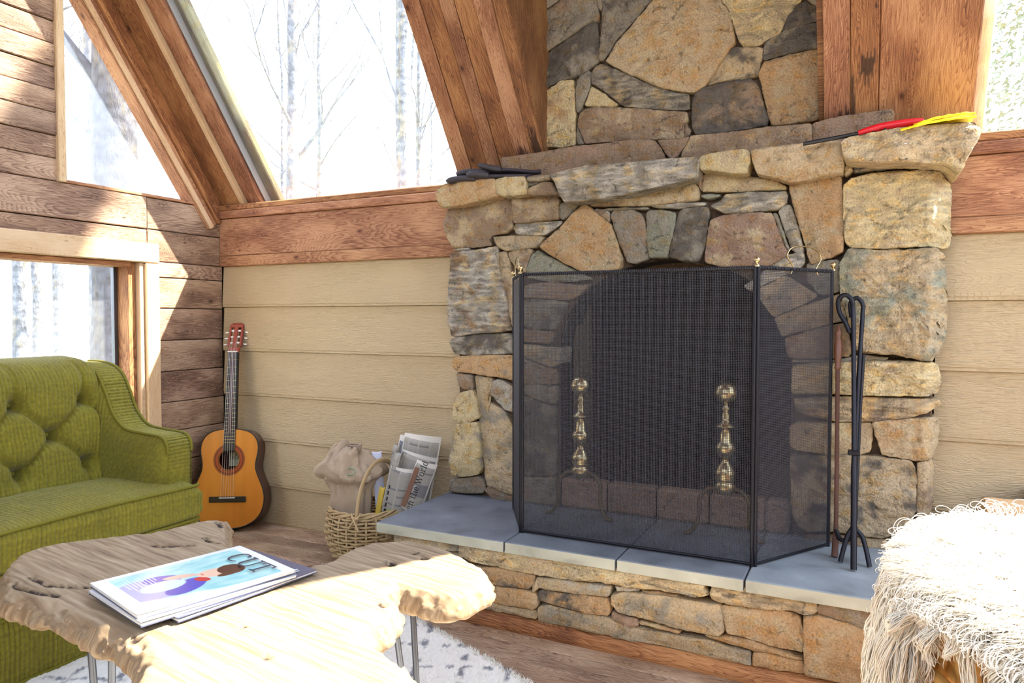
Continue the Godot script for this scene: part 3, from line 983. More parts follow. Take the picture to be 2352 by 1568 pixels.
func cushion(parent: Node, z0: float, z1: float, res: float) -> void:
	var nz := int((z1 - z0) / res)
	var npf := 64
	var p := PackedVector3Array()
	var cl := PackedColorArray()
	var nrow := nz + 1
	for k in nrow:
		var z := z0 + (z1 - z0) * k / nz
		var e := minf(z - z0, z1 - z)
		var cap := clampf(e / 0.03, 0.0, 1.0)
		cap = sqrt(1.0 - (1.0 - cap) * (1.0 - cap))
		for q in npf:
			var a := TAU * q / npf
			var ca := cos(a)
			var sa := sin(a)
			var rr := pow(pow(absf(ca), 6.0) + pow(absf(sa), 4.0), -1.0 / 5.0)
			var x := 0.605 + 0.185 * ca * rr * (0.97 + 0.03 * cap)
			var crown := 0.010 * sin(clampf((z - z0) / (z1 - z0), 0, 1) * PI) * (1.0 - ca * ca * 0.6) if sa > 0 else 0.0
			var y := 0.338 + 0.062 * sa * rr * (0.45 + 0.55 * cap) + crown
			# creases where it has been sat on
			if sa > 0.2:
				y += 0.006 * noise.get_noise_3d(x * 5, z * 5, 1.0) + 0.004 * absf(noise.get_noise_3d(x * 9 + 4, z * 12, 3.0))
			else:
				x += 0.006 * noise.get_noise_3d(z * 6, y * 8, 7.0)
			var rb := rib(z + 0.004 * noise.get_noise_2d(x * 3, 4.0))
			x += rb * ca * 0.9
			y += rb * sa
			p.append(Vector3(x, y, z))
			cl.append(Color.WHITE * (0.94 + 0.16 * noise.get_noise_3d(x * 8, y * 8, z * 8)))
	var mb := MB.new()
	mb.lattice(p, npf, nrow, PackedVector2Array(), cl, true, true)
	var o := put("seat_cushion", mb, M.cord, parent)
	for yy in [0.389, 0.288]:
		var path := []
		for k in 40:
			var f := k / 39.0
			var z := lerpf(z0 + 0.006, z1 - 0.006, f)
			var e := minf(z - z0, z1 - z)
			var cap := clampf(e / 0.03, 0.0, 1.0)
			path.append(Vector3(0.783 - 0.010 * (1 - cap) + 0.006 * noise.get_noise_3d(z * 6, yy * 8, 7.0), yy + (0.006 * sin(f * PI) if yy > 0.33 else 0.0) , z))
		var pm := MB.new()
		tube(pm, path, 0.0048, 6)
		put("piping", pm, M.piping, o)

func side_profile() -> Array:
	var raw := [Vector3(0.06, 0.02, 0), Vector3(0.05, 0.40, 0), Vector3(0.06, 0.66, 0), Vector3(0.12, 0.735, 0), Vector3(0.24, 0.752, 0), Vector3(0.345, 0.748, 0), Vector3(0.41, 0.722, 0), Vector3(0.45, 0.665, 0), Vector3(0.485, 0.60, 0), Vector3(0.54, 0.556, 0), Vector3(0.62, 0.546, 0), Vector3(0.70, 0.541, 0), Vector3(0.728, 0.525, 0), Vector3(0.735, 0.49, 0), Vector3(0.733, 0.38, 0), Vector3(0.735, 0.02, 0)]
	return smooth_path(raw, 30)

func sofa_end(parent: Node, z0: float, z1: float) -> void:
	var path := side_profile()
	var inner := signf(z1 - z0)
	var cols := [[0.0, 0.0], [0.05, 1.0], [0.2, 1.0], [0.5, 1.0], [0.8, 1.0], [0.95, 1.0], [1.0, 0.0]]
	var p := PackedVector3Array()
	var cl := PackedColorArray()
	var run := 0.0
	for k in path.size():
		if k: run += path[k].distance_to(path[k - 1])
		var d: Vector3 = (path[mini(k + 1, path.size() - 1)] - path[maxi(k - 1, 0)]).normalized()
		var nn := Vector3(-d.y, d.x, 0)
		for q in cols:
			var o: Vector3 = path[k] + nn * (rib(run) + (0.0 if q[1] > 0.5 else -0.008))
			p.append(Vector3(o.x, o.y, lerpf(z0, z1, q[0])))
			cl.append(Color.WHITE * (0.94 + 0.16 * noise.get_noise_3d(o.x * 8, o.y * 8, q[0])))
	var mb := MB.new()
	mb.lattice(p, cols.size(), path.size(), PackedVector2Array(), cl, false, inner < 0)
	# side faces towards and away from the seat
	for zz in [[z1, 0.022], [z0, 0.0]]:
		var nv := 24
		var rows := PackedVector3Array()
		var c2 := PackedColorArray()
		for k in path.size():
			for r in nv:
				var f := float(r) / (nv - 1)
				var o: Vector3 = path[k].lerp(Vector3(0.38, 0.2, 0), f)
				var bulge: float = zz[1] * sqrt(clampf(sin(minf(f * 1.6, 0.5) * PI), 0, 1))
				rows.append(Vector3(o.x, o.y, zz[0] + inner * (bulge + (rib(o.x) if zz[1] > 0 else 0.0))))
				c2.append(Color.WHITE * (0.94 + 0.16 * noise.get_noise_3d(o.x * 8, o.y * 8, 5.0)))
		mb.lattice(rows, nv, path.size(), PackedVector2Array(), c2, false, (zz[1] > 0) == (inner > 0))
	var o := put("arm", mb, M.cord, parent)
	for zz in [z0, z1]:
		var pp := []
		for k in range(30 * 4, path.size() - 60, 3): pp.append(Vector3(path[k].x, path[k].y + 0.001, zz))
		var pm := MB.new()
		tube(pm, pp, 0.0048, 6)
		put("piping", pm, M.piping, o)

func build_sofa() -> void:
	var s := thing("sofa", "green corduroy sofa with button-tufted back, under the left window", "sofa")
	cushion(s, 0.785, 1.45, 0.0018)
	cushion(s, 1.455, 2.10, 0.0028)
	sofa_end(s, 0.782, 0.866)
	sofa_end(s, 2.19, 2.11)
	# tufted back
	var buttons := []
	for r in 3:
		for k in 8:
			buttons.append(Vector2([0.918, 1.017, 0.918][r] + 0.2 * k, [0.648, 0.548, 0.450][r]))
	var z0 := 0.862
	var z1 := 2.115
	var prof := smooth_path([Vector3(0.455, 0.34, 0), Vector3(0.448, 0.45, 0), Vector3(0.438, 0.56, 0), Vector3(0.428, 0.66, 0), Vector3(0.405, 0.722, 0), Vector3(0.35, 0.752, 0), Vector3(0.24, 0.760, 0), Vector3(0.12, 0.74, 0)], 11)
	var nz := 560
	var p := PackedVector3Array()
	var cl := PackedColorArray()
	for r in prof.size():
		var o: Vector3 = prof[r]
		var d: Vector3 = (prof[mini(r + 1, prof.size() - 1)] - prof[maxi(r - 1, 0)]).normalized()
		var nn := Vector3(d.y, -d.x, 0)
		for k in nz:
			var z := z0 + (z1 - z0) * k / (nz - 1)
			var dep := 0.0
			if o.x > 0.36:
				var pu := Vector2(z, o.y)
				for b in buttons:
					var dz: float = z - b.x
					if absf(dz) > 0.12: continue
					var dy: float = o.y - b.y
					var d2 := dz * dz + dy * dy
					dep += 0.046 * exp(-d2 / 0.00045) + 0.010 * exp(-d2 / 0.004)
					if b.y > 0.6 and dy > 0: dep += 0.013 * exp(-dz * dz / 0.00005) * exp(-dy * 6.0)
					if b.y < 0.46 and dy < 0: dep += 0.013 * exp(-dz * dz / 0.00005)
				# pleats along the diamonds
				for r2 in 2:
					for k2 in 8:
						var a := Vector2([0.918, 1.017][r2] + 0.2 * k2, [0.648, 0.548][r2])
						if absf(a.x - z) > 0.14: continue
						for sd in [-1.0, 1.0]:
							var e := a + Vector2(0.1 * sd, -0.099)
							var h := clampf((pu - a).dot(e - a) / (e - a).length_squared(), 0, 1)
							var q := pu.distance_to(a.lerp(e, h))
							dep += 0.021 * exp(-q * q / 0.00005)
			var rb := rib(z + 0.012 * noise.get_noise_2d(o.y * 4, z * 5))
			var nz1 := clampf((z - z0) / 0.03, 0, 1)
			var v := o + nn * (rb - dep - 0.012 * (1 - nz1) * (1 - nz1) + 0.016)
			p.append(Vector3(v.x, v.y, z))
			cl.append(Color.WHITE * (0.94 + 0.16 * noise.get_noise_3d(v.x * 8, v.y * 8, z * 8)))
	var mb := MB.new()
	mb.lattice(p, nz, prof.size(), PackedVector2Array(), cl, false, true)
	var bk := put("back", mb, M.cord, s)
	for b in buttons:
		if b.x > 2.08: continue
		var bm := MB.new()
		var pr := []
		for q in 6: pr.append([0.007 * cos(q * PI / 10.0), 0.003 * sin(q * PI / 10.0)])
		lathe(bm, pr, 12)
		var o := put("button", bm, M.piping, bk)
		o.transform = Transform3D(Basis(Vector3(0, 0, 1), -PI / 2), Vector3(0.386 + (0.648 - b.y) * 0.07, b.y, b.x))
	var fr := MB.new()
	bb(fr, Vector3(0.06, 0.02, 0.87), Vector3(0.33, 0.68, 2.10), 0.02, 1)
	bb(fr, Vector3(0.06, 0.02, 0.80), Vector3(0.70, 0.28, 2.17), 0.01, 1)
	put("frame", fr, M.piping, s)
	# skirted front rail in two bands
	for band in [[0.178, 0.284], [0.012, 0.172]]:
		var q := PackedVector3Array()
		var c2 := PackedColorArray()
		var rows := 14
		for r in rows:
			var f := float(r) / (rows - 1)
			var yy := lerpf(band[0], band[1], f)
			for k in 640:
				var z := 0.785 + 1.40 * k / 639.0
				var rd := 0.010 * (1.0 - pow(sin(clampf(f, 0.02, 0.98) * PI), 0.25))
				q.append(Vector3(0.772 - rd + rib(z) + 0.004 * noise.get_noise_2d(z * 4, yy * 5), yy, z))
				c2.append(Color.WHITE * (0.94 + 0.16 * noise.get_noise_3d(yy * 8, z * 8, 2.0)))
		var fm := MB.new()
		fm.lattice(q, 640, rows, PackedVector2Array(), c2, false, true)
		bb(fm, Vector3(0.69, band[0], 0.787), Vector3(0.760, band[1], 2.18), 0.008, 1)
		put("front_rail", fm, M.cord, s)
		var pp := []
		for k in 30: pp.append(Vector3(0.768, band[0], lerpf(0.79, 2.18, k / 29.0)))
		var pm := MB.new()
		tube(pm, pp, 0.005, 6)
		put("piping", pm, M.piping, s)

# ---------------------------------------------------------------- driftwood table
func build_table() -> void:
	var t := thing("coffee_table", "live-edge driftwood slab coffee table on grey steel hairpin legs", "table")
	var o2 := [[1.159, 1.55], [1.075, 1.50], [1.012, 1.41], [1.053, 1.322], [1.10, 1.26], [1.143, 1.204], [1.150, 1.13], [1.172, 1.088], [1.205, 1.075], [1.243, 1.10], [1.29, 1.15], [1.364, 1.205], [1.45, 1.238], [1.54, 1.252], [1.607, 1.245], [1.628, 1.19], [1.624, 1.139], [1.630, 1.08], [1.66, 1.035], [1.72, 1.012], [1.79, 1.02], [1.86, 1.05], [1.92, 1.085], [1.962, 1.13], [1.978, 1.19], [1.955, 1.245], [1.90, 1.252], [1.845, 1.245], [1.832, 1.27], [1.872, 1.31], [1.908, 1.355], [1.895, 1.41], [1.905, 1.45], [1.96, 1.465], [2.02, 1.49], [2.055, 1.53], [2.06, 1.60], [2.0, 1.68], [1.90, 1.74], [1.80, 1.76], [1.735, 1.72], [1.70, 1.665], [1.655, 1.628], [1.596, 1.612], [1.545, 1.604], [1.44, 1.592], [1.36, 1.577], [1.30, 1.582], [1.22, 1.578]]
	var cv := Curve2D.new()
	for k in o2.size():
		var a := Vector2(o2[k - 1][0], o2[k - 1][1])
		var b := Vector2(o2[(k + 1) % o2.size()][0], o2[(k + 1) % o2.size()][1])
		cv.add_point(Vector2(o2[k][0], o2[k][1]), -(b - a) / 6, (b - a) / 6)
	cv.add_point(cv.get_point_position(0), cv.get_point_in(0), cv.get_point_out(0))
	var ring := PackedVector2Array()
	for k in 110: ring.append(cv.sample_baked(cv.get_baked_length() * k / 110, true))
	var cracks := [[Vector2(1.19, 1.52), Vector2(1.27, 1.53), Vector2(1.34, 1.50)], [Vector2(1.20, 1.555), Vector2(1.28, 1.56), Vector2(1.33, 1.55)], [Vector2(1.23, 1.29), Vector2(1.27, 1.275), Vector2(1.31, 1.25)], [Vector2(1.28, 1.20), Vector2(1.31, 1.215), Vector2(1.345, 1.215)], [Vector2(1.22, 1.11), Vector2(1.25, 1.125), Vector2(1.255, 1.11)]]
	var pits := [[Vector2(1.755, 1.155), 0.016], [Vector2(1.80, 1.10), 0.011], [Vector2(1.765, 1.085), 0.008], [Vector2(1.87, 1.335), 0.009], [Vector2(1.83, 1.56), 0.007], [Vector2(1.72, 1.50), 0.006], [Vector2(1.93, 1.45), 0.009], [Vector2(1.60, 1.60), 0.012]]
	# the slab as a field on a grid, meshed as surface nets
	var h := 0.006
	var hy := 0.005
	var nx := 192
	var nz := 138
	var ny := 21
	var org := Vector3(0.97, 0.322, 0.98)
	var F := PackedFloat32Array(); F.resize(nx * ny * nz)
	var hurt := PackedFloat32Array(); hurt.resize(nx * nz)
	for iz in nz:
		for ix in nx:
			var q := Vector2(org.x + ix * h, org.z + iz * h)
			var best := 1e9
			var inside := false
			var pv := ring[109]
			for w in 110:
				var pw := ring[w]
				var e := pw - pv
				var g := q - pv
				var tt := clampf(g.dot(e) / e.length_squared(), 0.0, 1.0)
				best = minf(best, (g - e * tt).length_squared())
				if (pv.y > q.y) != (pw.y > q.y) and q.x < (pw.x - pv.x) * (q.y - pv.y) / (pw.y - pv.y) + pv.x: inside = not inside
				pv = pw
			var sd := sqrt(best) * (-1.0 if inside else 1.0)
			if sd > 0.05:
				for iy in ny: F[(iz * ny + iy) * nx + ix] = 0.05
				continue
			var low := 0.0
			for ck in cracks:
				for m in 2:
					var a: Vector2 = ck[m]
					var b: Vector2 = ck[m + 1]
					var hh := clampf((q - a).dot(b - a) / (b - a).length_squared(), 0, 1)
					var dd := q.distance_to(a.lerp(b, hh)) + 0.003 * noise.get_noise_2d(q.x * 60, q.y * 60)
					low = maxf(low, 1.0 - dd / 0.0075)
			for pt in pits:
				var dd: float = q.distance_to(pt[0]) / pt[1] + 0.4 * noise.get_noise_2d(q.x * 70, q.y * 70)
				low = maxf(low, (1.0 - dd) * 1.3)
			low = clampf(low, 0.0, 1.0)
			hurt[iz * nx + ix] = low
			var top := 0.41 + 0.003 * noise.get_noise_2d(q.x * 9, q.y * 9) + 0.0012 * noise.get_noise_2d(q.x * 20, q.y * 90) - 0.012 * low
			var thick := 0.055 + 0.016 * noise.get_noise_2d(q.x * 7, q.y * 7)
			var flute := 0.011 * noise.get_noise_2d(q.x * 24, q.y * 24)
			for iy in ny:
				var y := org.y + iy * hy
				var t0 := clampf((top - y) / thick, 0.0, 1.0)
				var side := sd
				if sd > -0.05:
					side += 0.010 - 0.024 * sin(minf(t0 * 1.25, 1.0) * PI * 0.5) + 0.034 * pow(maxf(0.0, t0 - 0.62) / 0.38, 2.0) + flute + 0.006 * noise.get_noise_3d(q.x * 70, y * 30, q.y * 70)
				var fy := maxf(y - top, top - thick - y)
				var k := maxf(0.0, 0.008 - absf(fy - side)) / 0.008
				F[(iz * ny + iy) * nx + ix] = maxf(fy, side) + k * k * 0.002
	var mb := MB.new()
	var id := PackedInt32Array(); id.resize(nx * ny * nz); id.fill(-1)
	var P := PackedVector3Array()
	var offs := [0, 1, nx, nx + 1, nx * ny, nx * ny + 1, nx * ny + nx, nx * ny + nx + 1]
	var cor := [Vector3(0, 0, 0), Vector3(1, 0, 0), Vector3(0, 1, 0), Vector3(1, 1, 0), Vector3(0, 0, 1), Vector3(1, 0, 1), Vector3(0, 1, 1), Vector3(1, 1, 1)]
	var edges := [[0, 1], [2, 3], [4, 5], [6, 7], [0, 2], [1, 3], [4, 6], [5, 7], [0, 4], [1, 5], [2, 6], [3, 7]]
	for iz in nz - 1:
		for iy in ny - 1:
			for ix in nx - 1:
				var b := (iz * ny + iy) * nx + ix
				var s0 := F[b] < 0.0
				var same := true
				for w in 8:
					if (F[b + offs[w]] < 0.0) != s0:
						same = false
						break
				if same: continue
				var sum := Vector3.ZERO
				var n := 0
				for e in edges:
					var fa := F[b + offs[e[0]]]
					var fb := F[b + offs[e[1]]]
					if (fa < 0.0) != (fb < 0.0):
						sum += cor[e[0]].lerp(cor[e[1]], fa / (fa - fb))
						n += 1
				sum /= n
				id[b] = P.size()
				P.append(org + Vector3((ix + sum.x) * h, (iy + sum.y) * hy, (iz + sum.z) * h))
	var Nn := PackedVector3Array(); Nn.resize(P.size())
	var I := PackedInt32Array()
	var step := [1, nx, nx * ny]
	for iz in range(1, nz - 1):
		for iy in range(1, ny - 1):
			for ix in range(1, nx - 1):
				var b := (iz * ny + iy) * nx + ix
				if id[b] < 0: continue
				for ax in 3:
					var fa := F[b]
					var fb := F[b + step[ax]]
					if (fa < 0.0) == (fb < 0.0): continue
					var u: int = step[(ax + 1) % 3]
					var v: int = step[(ax + 2) % 3]
					var q := [id[b], id[b - u], id[b - u - v], id[b - v]]
					if q[0] < 0 or q[1] < 0 or q[2] < 0 or q[3] < 0: continue
					if fa > 0.0: q.reverse()
					var nn := (P[q[2]] - P[q[0]]).cross(P[q[3]] - P[q[1]])
					for w in q: Nn[w] += nn
					I.append_array([q[0], q[2], q[1], q[0], q[3], q[2]])
	var dark := lin(74, 56, 44)
	for k in P.size():
		var q := P[k]
		var n := Nn[k].normalized()
		Nn[k] = n
		var c := Color.WHITE * (1.0 + 0.16 * noise.get_noise_2d(q.x * 6, q.z * 16))
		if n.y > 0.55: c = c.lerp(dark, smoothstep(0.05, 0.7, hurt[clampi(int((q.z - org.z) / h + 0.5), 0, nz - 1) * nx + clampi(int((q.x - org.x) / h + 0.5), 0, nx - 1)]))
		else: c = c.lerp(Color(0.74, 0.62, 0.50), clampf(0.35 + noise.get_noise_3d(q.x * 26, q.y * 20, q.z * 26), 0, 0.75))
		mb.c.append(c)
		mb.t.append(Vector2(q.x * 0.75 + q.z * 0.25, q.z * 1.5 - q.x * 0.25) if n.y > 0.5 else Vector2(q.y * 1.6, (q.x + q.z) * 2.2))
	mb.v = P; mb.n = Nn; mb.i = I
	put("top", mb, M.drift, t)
	for lg in [[Vector3(1.848, 0.37, 1.275), Vector3(1.828, 0.37, 1.188), Vector3(1.862, 0.006, 1.212)], [Vector3(1.445, 0.37, 1.572), Vector3(1.525, 0.37, 1.588), Vector3(1.470, 0.006, 1.562)], [Vector3(1.27, 0.37, 1.24), Vector3(1.21, 0.37, 1.18), Vector3(1.20, 0.006, 1.17)]]:
		var l := MB.new()
		var a: Vector3 = lg[0]
		var b: Vector3 = lg[1]
		var f: Vector3 = lg[2]
		var dr := (b - a).normalized() * 0.012
		tube(l, smooth_path([a, a.lerp(f, 0.6) - dr * 0.5, f - dr + Vector3(0, 0.03, 0), f - dr * 0.6 + Vector3(0, 0.006, 0), f, f + dr * 0.6 + Vector3(0, 0.006, 0), f + dr + Vector3(0, 0.03, 0), b.lerp(f, 0.6) + dr * 0.5, b], 6), 0.0058, 10)
		put("leg", l, M.steel, t)

# ---------------------------------------------------------------- rug
func build_rug() -> void:
	var A := Vector2(0.86, 0.328)
	var d := Vector2(0.924, 0.383)
	var e := Vector2(-0.383, 0.924)
	var nu := 300
	var nv := 230
	var p := PackedVector3Array()
	var cl := PackedColorArray()
	var pale := lin(226, 222, 212)
	var dk := lin(98, 100, 112)
	for r in nv:
		for k in nu:
			var u := 1.9 * k / (nu - 1)
			var v := 1.5 * r / (nv - 1)
			var edge := minf(minf(u, 1.9 - u), minf(v, 1.5 - v))
			var q := A + d * u + e * v
			q += Vector2(noise.get_noise_2d(u * 90, v * 90), noise.get_noise_2d(v * 90 + 50, u * 90)) * 0.004
			var y := 0.010 + 0.005 * noise.get_noise_2d(u * 130, v * 130) + 0.003 * noise.get_noise_2d(u * 20, v * 20)
			if edge < 0.006: y = -0.002
			p.append(Vector3(q.x, y, q.y))
			# lozenge lattice of dashes
			var a := (u + v) / 0.17
			var b := (u - v) / 0.17
			var la := absf(a - roundf(a)) * 0.17
			var lb := absf(b - roundf(b)) * 0.17
			var m := minf(la, lb) + 0.006 * noise.get_noise_2d(u * 60, v * 60)
			var on := 1.0 - smoothstep(0.008, 0.015, m)
			on *= smoothstep(-0.15, 0.2, noise.get_noise_2d(u * 24 + 9, v * 24))
			cl.append(pale.lerp(dk, on * 0.85) * (1.0 + 0.12 * noise.get_noise_2d(u * 100, v * 100 + 7)))
	var mb := MB.new()
	mb.lattice(p, nu, nv, PackedVector2Array(), cl, false, true)
	var o := put("rug", mb, M.rug)
	tag(o, "cream shaggy rug with broken grey lozenge pattern under the table", "rug")
	# tufts of pile that make the edge ragged
	var tf := MB.new()
	for k in 9000:
		var u := rf(0.0, 1.9)
		var v := absf(rf(-0.3, 0.75)) if k % 3 else rf(0.0, 0.02)
		var q := A + d * u + e * v
		var b0 := Vector3(q.x, 0.006, q.y)
		var tip := b0 + Vector3(rf(-0.007, 0.007), rf(0.006, 0.013), rf(-0.007, 0.007))
		var s := Vector3(rf(-1, 1), 0, rf(-1, 1)).normalized() * 0.0016
		var a := (u + v) / 0.17
		var b := (u - v) / 0.17
		var m := minf(absf(a - roundf(a)), absf(b - roundf(b))) * 0.17
		var on := (1.0 - smoothstep(0.008, 0.015, m)) * smoothstep(-0.15, 0.2, noise.get_noise_2d(u * 24 + 9, v * 24))
		tf.tri(b0 - s, b0 + s, tip, pale.lerp(dk, on * 0.85))
	var po := put("pile", tf, M.rug, o)
	po.set_meta("kind", "stuff")

# ---------------------------------------------------------------- fire screen
func wire_mesh(a: Vector3, b: Vector3, y0: float, y1: float, pitch: float, r: float) -> MB:
	var mb := MB.new()
	var d := (b - a)
	var l := d.length()
	d /= l
	var nn := d.cross(Vector3.UP)
	var nv := int(l / pitch)
	for k in nv + 1:
		var q := a + d * (l * k / nv)
		bar(mb, Vector3(q.x, y0, q.z), Vector3(q.x, y1, q.z), d * r, nn * r)
	var nh := int((y1 - y0) / pitch)
	for k in nh + 1:
		var y := y0 + (y1 - y0) * k / nh
		bar(mb, Vector3(a.x, y, a.z), Vector3(b.x, y, b.z), Vector3.UP * r, nn * r)
	return mb

func bar(mb: MB, a: Vector3, b: Vector3, s: Vector3, t: Vector3) -> void:
	var z := Vector2.ZERO
	var c := [s, t, -s, -t]
	for k in 4:
		var p: Vector3 = c[k]
		var q: Vector3 = c[(k + 1) % 4]
		if p.cross(q).dot(b - a) > 0:
			mb.quad(a + p, a + q, b + q, b + p, z, z, z, z)
		else:
			mb.quad(a + q, a + p, b + p, b + q, z, z, z, z)

func build_screen() -> void:
	var s := thing("fireplace_screen", "folding black wire mesh fire screen with brass finials, on the hearth", "screen")
	var y0 := 0.272
	var y1 := 1.026
	var P := [Vector3(1.560, 0, 0.20), Vector3(1.694, 0, 0.426), Vector3(2.353, 0, 0.427), Vector3(2.518, 0, 0.160)]
	for k in 3:
		var a: Vector3 = P[k]
		var b: Vector3 = P[k + 1]
		var d := (b - a).normalized() * 0.005
		a += d; b -= d
		var pn := put("mesh_panel", wire_mesh(a, b, y0 + 0.004, y1 - 0.004, 0.0042, 0.0006), M.wire, s)
		pn.set_meta("kind", "stuff")
		for yy in [y0, y1]:
			var m := MB.new()
			tube(m, [Vector3(a.x, yy, a.z), Vector3(b.x, yy, b.z)], 0.0042, 8)
			put("rail", m, M.iron, s)
		# coil binding along the top edge
		var co := []
		var n := int(a.distance_to(b) / 0.006) * 6
		var side := d.normalized().cross(Vector3.UP)
		for q in n + 1:
			var f := float(q) / n
			var an := f * n / 6.0 * TAU
			co.append(a.lerp(b, f) + Vector3(0, y1, 0) + (Vector3.UP * cos(an) + side * sin(an)) * 0.0052)
		var cm := MB.new()
		tube(cm, co, 0.0010, 4)
		put("binding", cm, M.wire, s)
		for q in [a, b]:
			var m := MB.new()
			tube(m, [Vector3(q.x, 0.265, q.z), Vector3(q.x, y1 + 0.004, q.z)], 0.0048, 8)
			put("post", m, M.iron, s)
	for k in 4:
		var fm := MB.new()
		lathe(fm, [[0.0065, 0.0], [0.0065, 0.004], [0.003, 0.006], [0.003, 0.009], [0.006, 0.011], [0.008, 0.016], [0.0065, 0.021], [0.002, 0.024], [0.0, 0.025]], 14)
		var o := put("finial", fm, M.brass, s)
		o.position = Vector3(P[k].x, y1 + 0.002, P[k].z)
	for h in [[P[2], P[3], 0.38, 0.82], [P[0], P[1], 0.25, 0.75]]:
		var a: Vector3 = h[0].lerp(h[1], h[2])
		var b: Vector3 = h[0].lerp(h[1], h[3])
		var mid := a.lerp(b, 0.5)
		var hm := MB.new()
		var up := func(p: Vector3, y: float) -> Vector3: return Vector3(p.x, y, p.z)
		tube(hm, smooth_path([up.call(a.lerp(mid, 0.18), y1 - 0.012), up.call(a.lerp(mid, 0.30), y1 + 0.008), up.call(a.lerp(mid, -0.02), y1 + 0.034), up.call(a.lerp(mid, 0.25), y1 + 0.056), up.call(mid, y1 + 0.062), up.call(b.lerp(mid, 0.25), y1 + 0.054), up.call(b.lerp(mid, -0.02), y1 + 0.032), up.call(b.lerp(mid, 0.26), y1 + 0.006), up.call(b.lerp(mid, 0.14), y1 - 0.012)], 6), 0.0019, 8)
		put("handle", hm, M.brass, s)

func build_andirons() -> void:
	for k in 2:
		var t := thing("andiron", ["turned brass andiron nearer the left post of the screen", "turned brass andiron beside the screen's right corner post"][k], "andiron", [Vector3(1.792, 0.266, 0.185), Vector3(2.243, 0.266, 0.205)][k], "brass andirons behind the screen")
		var q := 0.158
		var c := MB.new()
		lathe(c, [[0.0, q - 0.03], [0.030, q - 0.03], [0.030, q - 0.004], [0.024, q], [0.026, q + 0.006], [0.029, q + 0.014], [0.027, q + 0.024], [0.030, q + 0.030], [0.024, q + 0.046], [0.013, q + 0.058], [0.012, q + 0.068], [0.017, q + 0.074], [0.026, q + 0.088], [0.029, q + 0.102], [0.026, q + 0.112], [0.018, q + 0.118], [0.016, q + 0.142], [0.013, q + 0.154], [0.018, q + 0.158], [0.028, q + 0.161], [0.026, q + 0.166], [0.014, q + 0.174], [0.010, q + 0.186], [0.012, q + 0.194], [0.007, q + 0.206], [0.012, q + 0.216], [0.006, q + 0.224], [0.005, q + 0.232]], 28)
		put("column", c, M.brass, t)
		var b := MB.new()
		var pr := []
		for s in 17:
			var a := -PI / 2 + PI * s / 16.0
			pr.append([0.0325 * cos(a) + (0.0012 if s == 8 else 0.0), q + 0.260 + 0.0325 * sin(a)])
		lathe(b, pr, 28)
		put("ball", b, M.brass, t)
		for sd in [-1.0, 1.0]:
			var l := MB.new()
			tube(l, smooth_path([Vector3(0, 0.135, 0), Vector3(sd * 0.040, 0.140, 0.004), Vector3(sd * 0.068, 0.112, 0.010), Vector3(sd * 0.070, 0.07, 0.014), Vector3(sd * 0.078, 0.03, 0.018), Vector3(sd * 0.098, 0.006, 0.02), Vector3(sd * 0.112, 0.006, 0.022)], 6), 0.0085, 10, Color.WHITE, 0.7)
			put("leg", l, M.old_brass, t)
		var bl := MB.new()
		tube(bl, smooth_path([Vector3(0, 0.130, 0), Vector3(0, 0.135, -0.12), Vector3(0, 0.120, -0.36), Vector3(0, 0.09, -0.37)], 4), 0.009, 8)
		put("log_bar", bl, M.iron, t)
		var fp := MB.new()
		lathe(fp, [[0.006, 0.13], [0.006, 0.18], [0.013, 0.19], [0.016, 0.205], [0.012, 0.218], [0.0, 0.223]], 14, Vector3(0.0, 0, -0.13))
		put("stop_knob", fp, M.iron, t)

